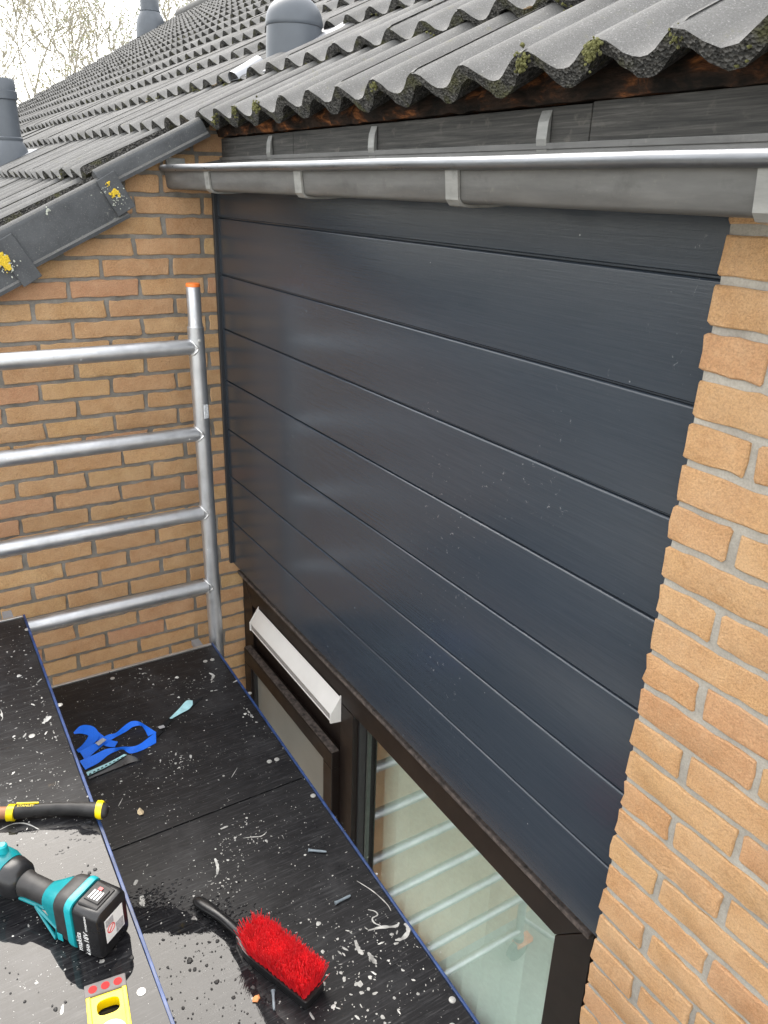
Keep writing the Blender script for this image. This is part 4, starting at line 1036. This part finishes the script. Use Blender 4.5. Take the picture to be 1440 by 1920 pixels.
ribbon('black_band', [(215, 845, .008), (420, 745, .008), (590, 655, .008), (735, 678, .008)], [(240, 885, .001), (460, 800, .001), (640, 730, .001), (745, 700, .001)], 'black_plastic', .004)
ribbon('printed_strip', [(215, 815, .013), (420, 725, .013), (580, 640, .013)], [(230, 848, .0132), (440, 745, .0132), (605, 645, .0132)], 'label_teal', .001)
q = random.Random(4)
for i in range(9):
    f_ = i/9; a = (240+345*f_, 822-172*f_); ribbon('print_mark', [(a[0], a[1]+6-4*f_, .0146), (a[0]+22, a[1]-5-4*f_, .0146)], [(a[0]+4, a[1]+17-12*f_, .0146), (a[0]+26, a[1]+6-12*f_, .0146)], 'black_plastic', .0003, 2)

# ------------------------------------------------------------------ small litter
def plug(px0, py0, px1, py1, label):
    a, b = onz(px0, py0, ZR+.004), onz(px1, py1, ZR+.004); t = thing('wall_plug', Vector((a.x, a.y, ZR)), label, 'wall plug')
    d = (b-a).normalized(); L = (b-a).length
    MB().tube([a, a+d*L*.15, a+d*L*.2, a+d*L*.8, b], [.0036, .0036, .0030, .0030, .0022], 10).build('shaft', 'plug', t, smooth=50)
    MB().tube([a-d*.001, a+d*.0012], [.0046, .0046], 12).build('collar', 'plug', t, smooth=50)
plug(579, 1594, 612, 1597, 'small grey wall plug lying far from the brush on the spattered platform')
plug(629, 1693, 657, 1679, 'grey wall plug near the window edge of the platform')
plug(512, 1858, 514, 1893, 'grey wall plug lying just below the brush head beside the puddle')
c = onz(264, 1524, ZR); m = MB(); n = 11
ring = [(c.x+.016*math.cos(2*math.pi*j/n)*q.uniform(.7, 1.1), c.y+.0075*math.sin(2*math.pi*j/n)*q.uniform(.7, 1.2), ZR+.003+.003*math.cos(4*math.pi*j/n)) for j in range(n)]
m.add(ring+[(c.x, c.y, ZR+.0065)]+[(x, y, z-.0009) for x, y, z in ring]+[(c.x, c.y, ZR+.0055)], [(j, (j+1) % n, n) for j in range(n)]+[(n+1+(j+1) % n, n+1+j, 2*n+1) for j in range(n)]+[(j, n+1+j, n+1+(j+1) % n, (j+1) % n) for j in range(n)])
tag(m.build('dry_leaf', 'leaf'), 'small curled cream leaf on the black platform near the seam', 'leaf')
m = MB(); c = onz(480, 1872, ZR+.003); blob(m, c, .009, q, .4)
tag(m.build('brick_chip', 'orange_chip'), 'tiny orange brick chip at the puddle edge below the brush', 'chip')

# ------------------------------------------------------------------ trees beyond the roof
def tree(x, y, h, seed, label, leafmat, spread=1.0):
    q = random.Random(seed); t = thing('bare_tree', (x, y, GZ), label, 'tree', 'trees beyond the roof')
    tr = MB(); lf = MB()
    def leafs(p, n, s_):
        for _ in range(n):
            c = p+Vector((q.gauss(0, s_), q.gauss(0, s_), q.gauss(0, s_))); sz = q.uniform(.022, .05)
            u = Vector((q.gauss(0, 1), q.gauss(0, 1), q.gauss(0, 1))).normalized(); w = u.orthogonal().normalized()
            lf.add([c-u*sz, c+w*sz*.6, c+u*sz, c-w*sz*.6], [(0, 1, 2, 3)])
    def grow(p, d, L, r, depth):
        n = 4; pts = [p]; rad = [r]; dd = d.copy()
        for i in range(n):
            dd = (dd+Vector((q.gauss(0, .11), q.gauss(0, .11), q.gauss(.03, .07)))).normalized()
            pts.append(pts[-1]+dd*L/n); rad.append(r*(1-.45*(i+1)/n))
        tr.tube(pts, rad, 6 if depth < 3 else 4, False)
        if depth >= 5:
            leafs(pts[-1], 4, .13); leafs(pts[2], 3, .10); return
        kids = 3 if depth < 1 else (4 if depth == 4 else 3)
        for k_ in range(kids):
            i = n if k_ == 0 else q.randrange(1 if depth else 2, n+1)
            ax = Vector((q.gauss(0, 1), q.gauss(0, 1), q.gauss(0, .6))).normalized()
            nd = (dd+ax*q.uniform(.35, .75)*spread).normalized(); nd.z = max(nd.z, .05); nd.normalize()
            grow(pts[i], nd, L*q.uniform(.62, .86), max(.015, rad[i]*q.uniform(.62, .82)), depth+1)
        if depth >= 3: leafs(pts[-1], 2, .1)
    grow(Vector((x, y, GZ)), Vector((q.gauss(0, .05), q.gauss(0, .05), 1)).normalized(), h*.38, h*.016, 0)
    tr.build('trunk', 'bark', t, smooth=60); tag(lf.build('crown', leafmat, t), kind='stuff')
tree(-22.5, 3.0, 10.2, 3, 'sparse budding tree rising behind the near vent pipe', 'leaf_tan')
tree(-23.5, 4.9, 10.8, 8, 'bare tree with many upright branches behind the middle of the roof edge', 'leaf_green')
tree(-25.5, 7.3, 11.2, 15, 'hazy bare tree behind the far vent stack', 'leaf_tan')
tree(-29.5, 5.6, 11.5, 22, 'pale thin tree farthest behind the roof', 'leaf_green')
tree(-27.0, 1.6, 10.6, 29, 'bare tree half out beyond the near vent pipe', 'leaf_tan')

# evergreens added out of view to darken the reflection in the upper cladding
def conifer(x, y, h, r, seed, label):
    q = random.Random(seed); t = thing('added_evergreen', (x, y, GZ), label, 'tree', 'added evergreens out of view')
    MB().tube([(x, y, GZ), (x, y, GZ+h*.9)], [.14, .02], 8).build('trunk', 'bark', t, smooth=60)
    m = MB()
    for _ in range(2600):
        f_ = q.random()**.8; a = q.uniform(0, 2*math.pi); rr = r*(1-f_)**.7*q.uniform(.55, 1.08)
        c = Vector((x+rr*math.cos(a), y+rr*math.sin(a), GZ+.2+f_*(h-.2))); u = Vector((math.cos(a), math.sin(a), q.uniform(-.6, .6))).normalized(); w = Vector((q.gauss(0, 1), q.gauss(0, 1), q.gauss(0, 1))).cross(u).normalized(); z_ = q.uniform(.12, .26)
        m.add([c-u*z_, c+w*z_*.7, c+u*z_, c-w*z_*.7], [(0, 1, 2, 3)])
    tag(m.build('crown', 'evergreen', t), kind='stuff')
M['evergreen'] = simple('dark_evergreen', (.03, .05, .025), .9, 0, .4, 2)
for i, (x, y, h, lb_) in enumerate(((-13, -4.5, 7.4, 'added unseen evergreen nearest the neighbouring roof, darkening the cladding reflection'), (-12.4, -7.6, 7.8, 'second added evergreen, out of view, darkening the cladding reflection'), (-11, -10.6, 7.6, 'third added evergreen, out of view, darkening the cladding reflection'), (-8.6, -13.2, 7.9, 'fourth added evergreen, out of view, darkening the cladding reflection'), (-5.6, -15.4, 7.5, 'fifth added evergreen, out of view, darkening the cladding reflection'), (-2.2, -16.8, 7.7, 'last added evergreen, out of view, darkening the cladding reflection'))):
    conifer(x, y, h, 1.9, 60+i, lb_)
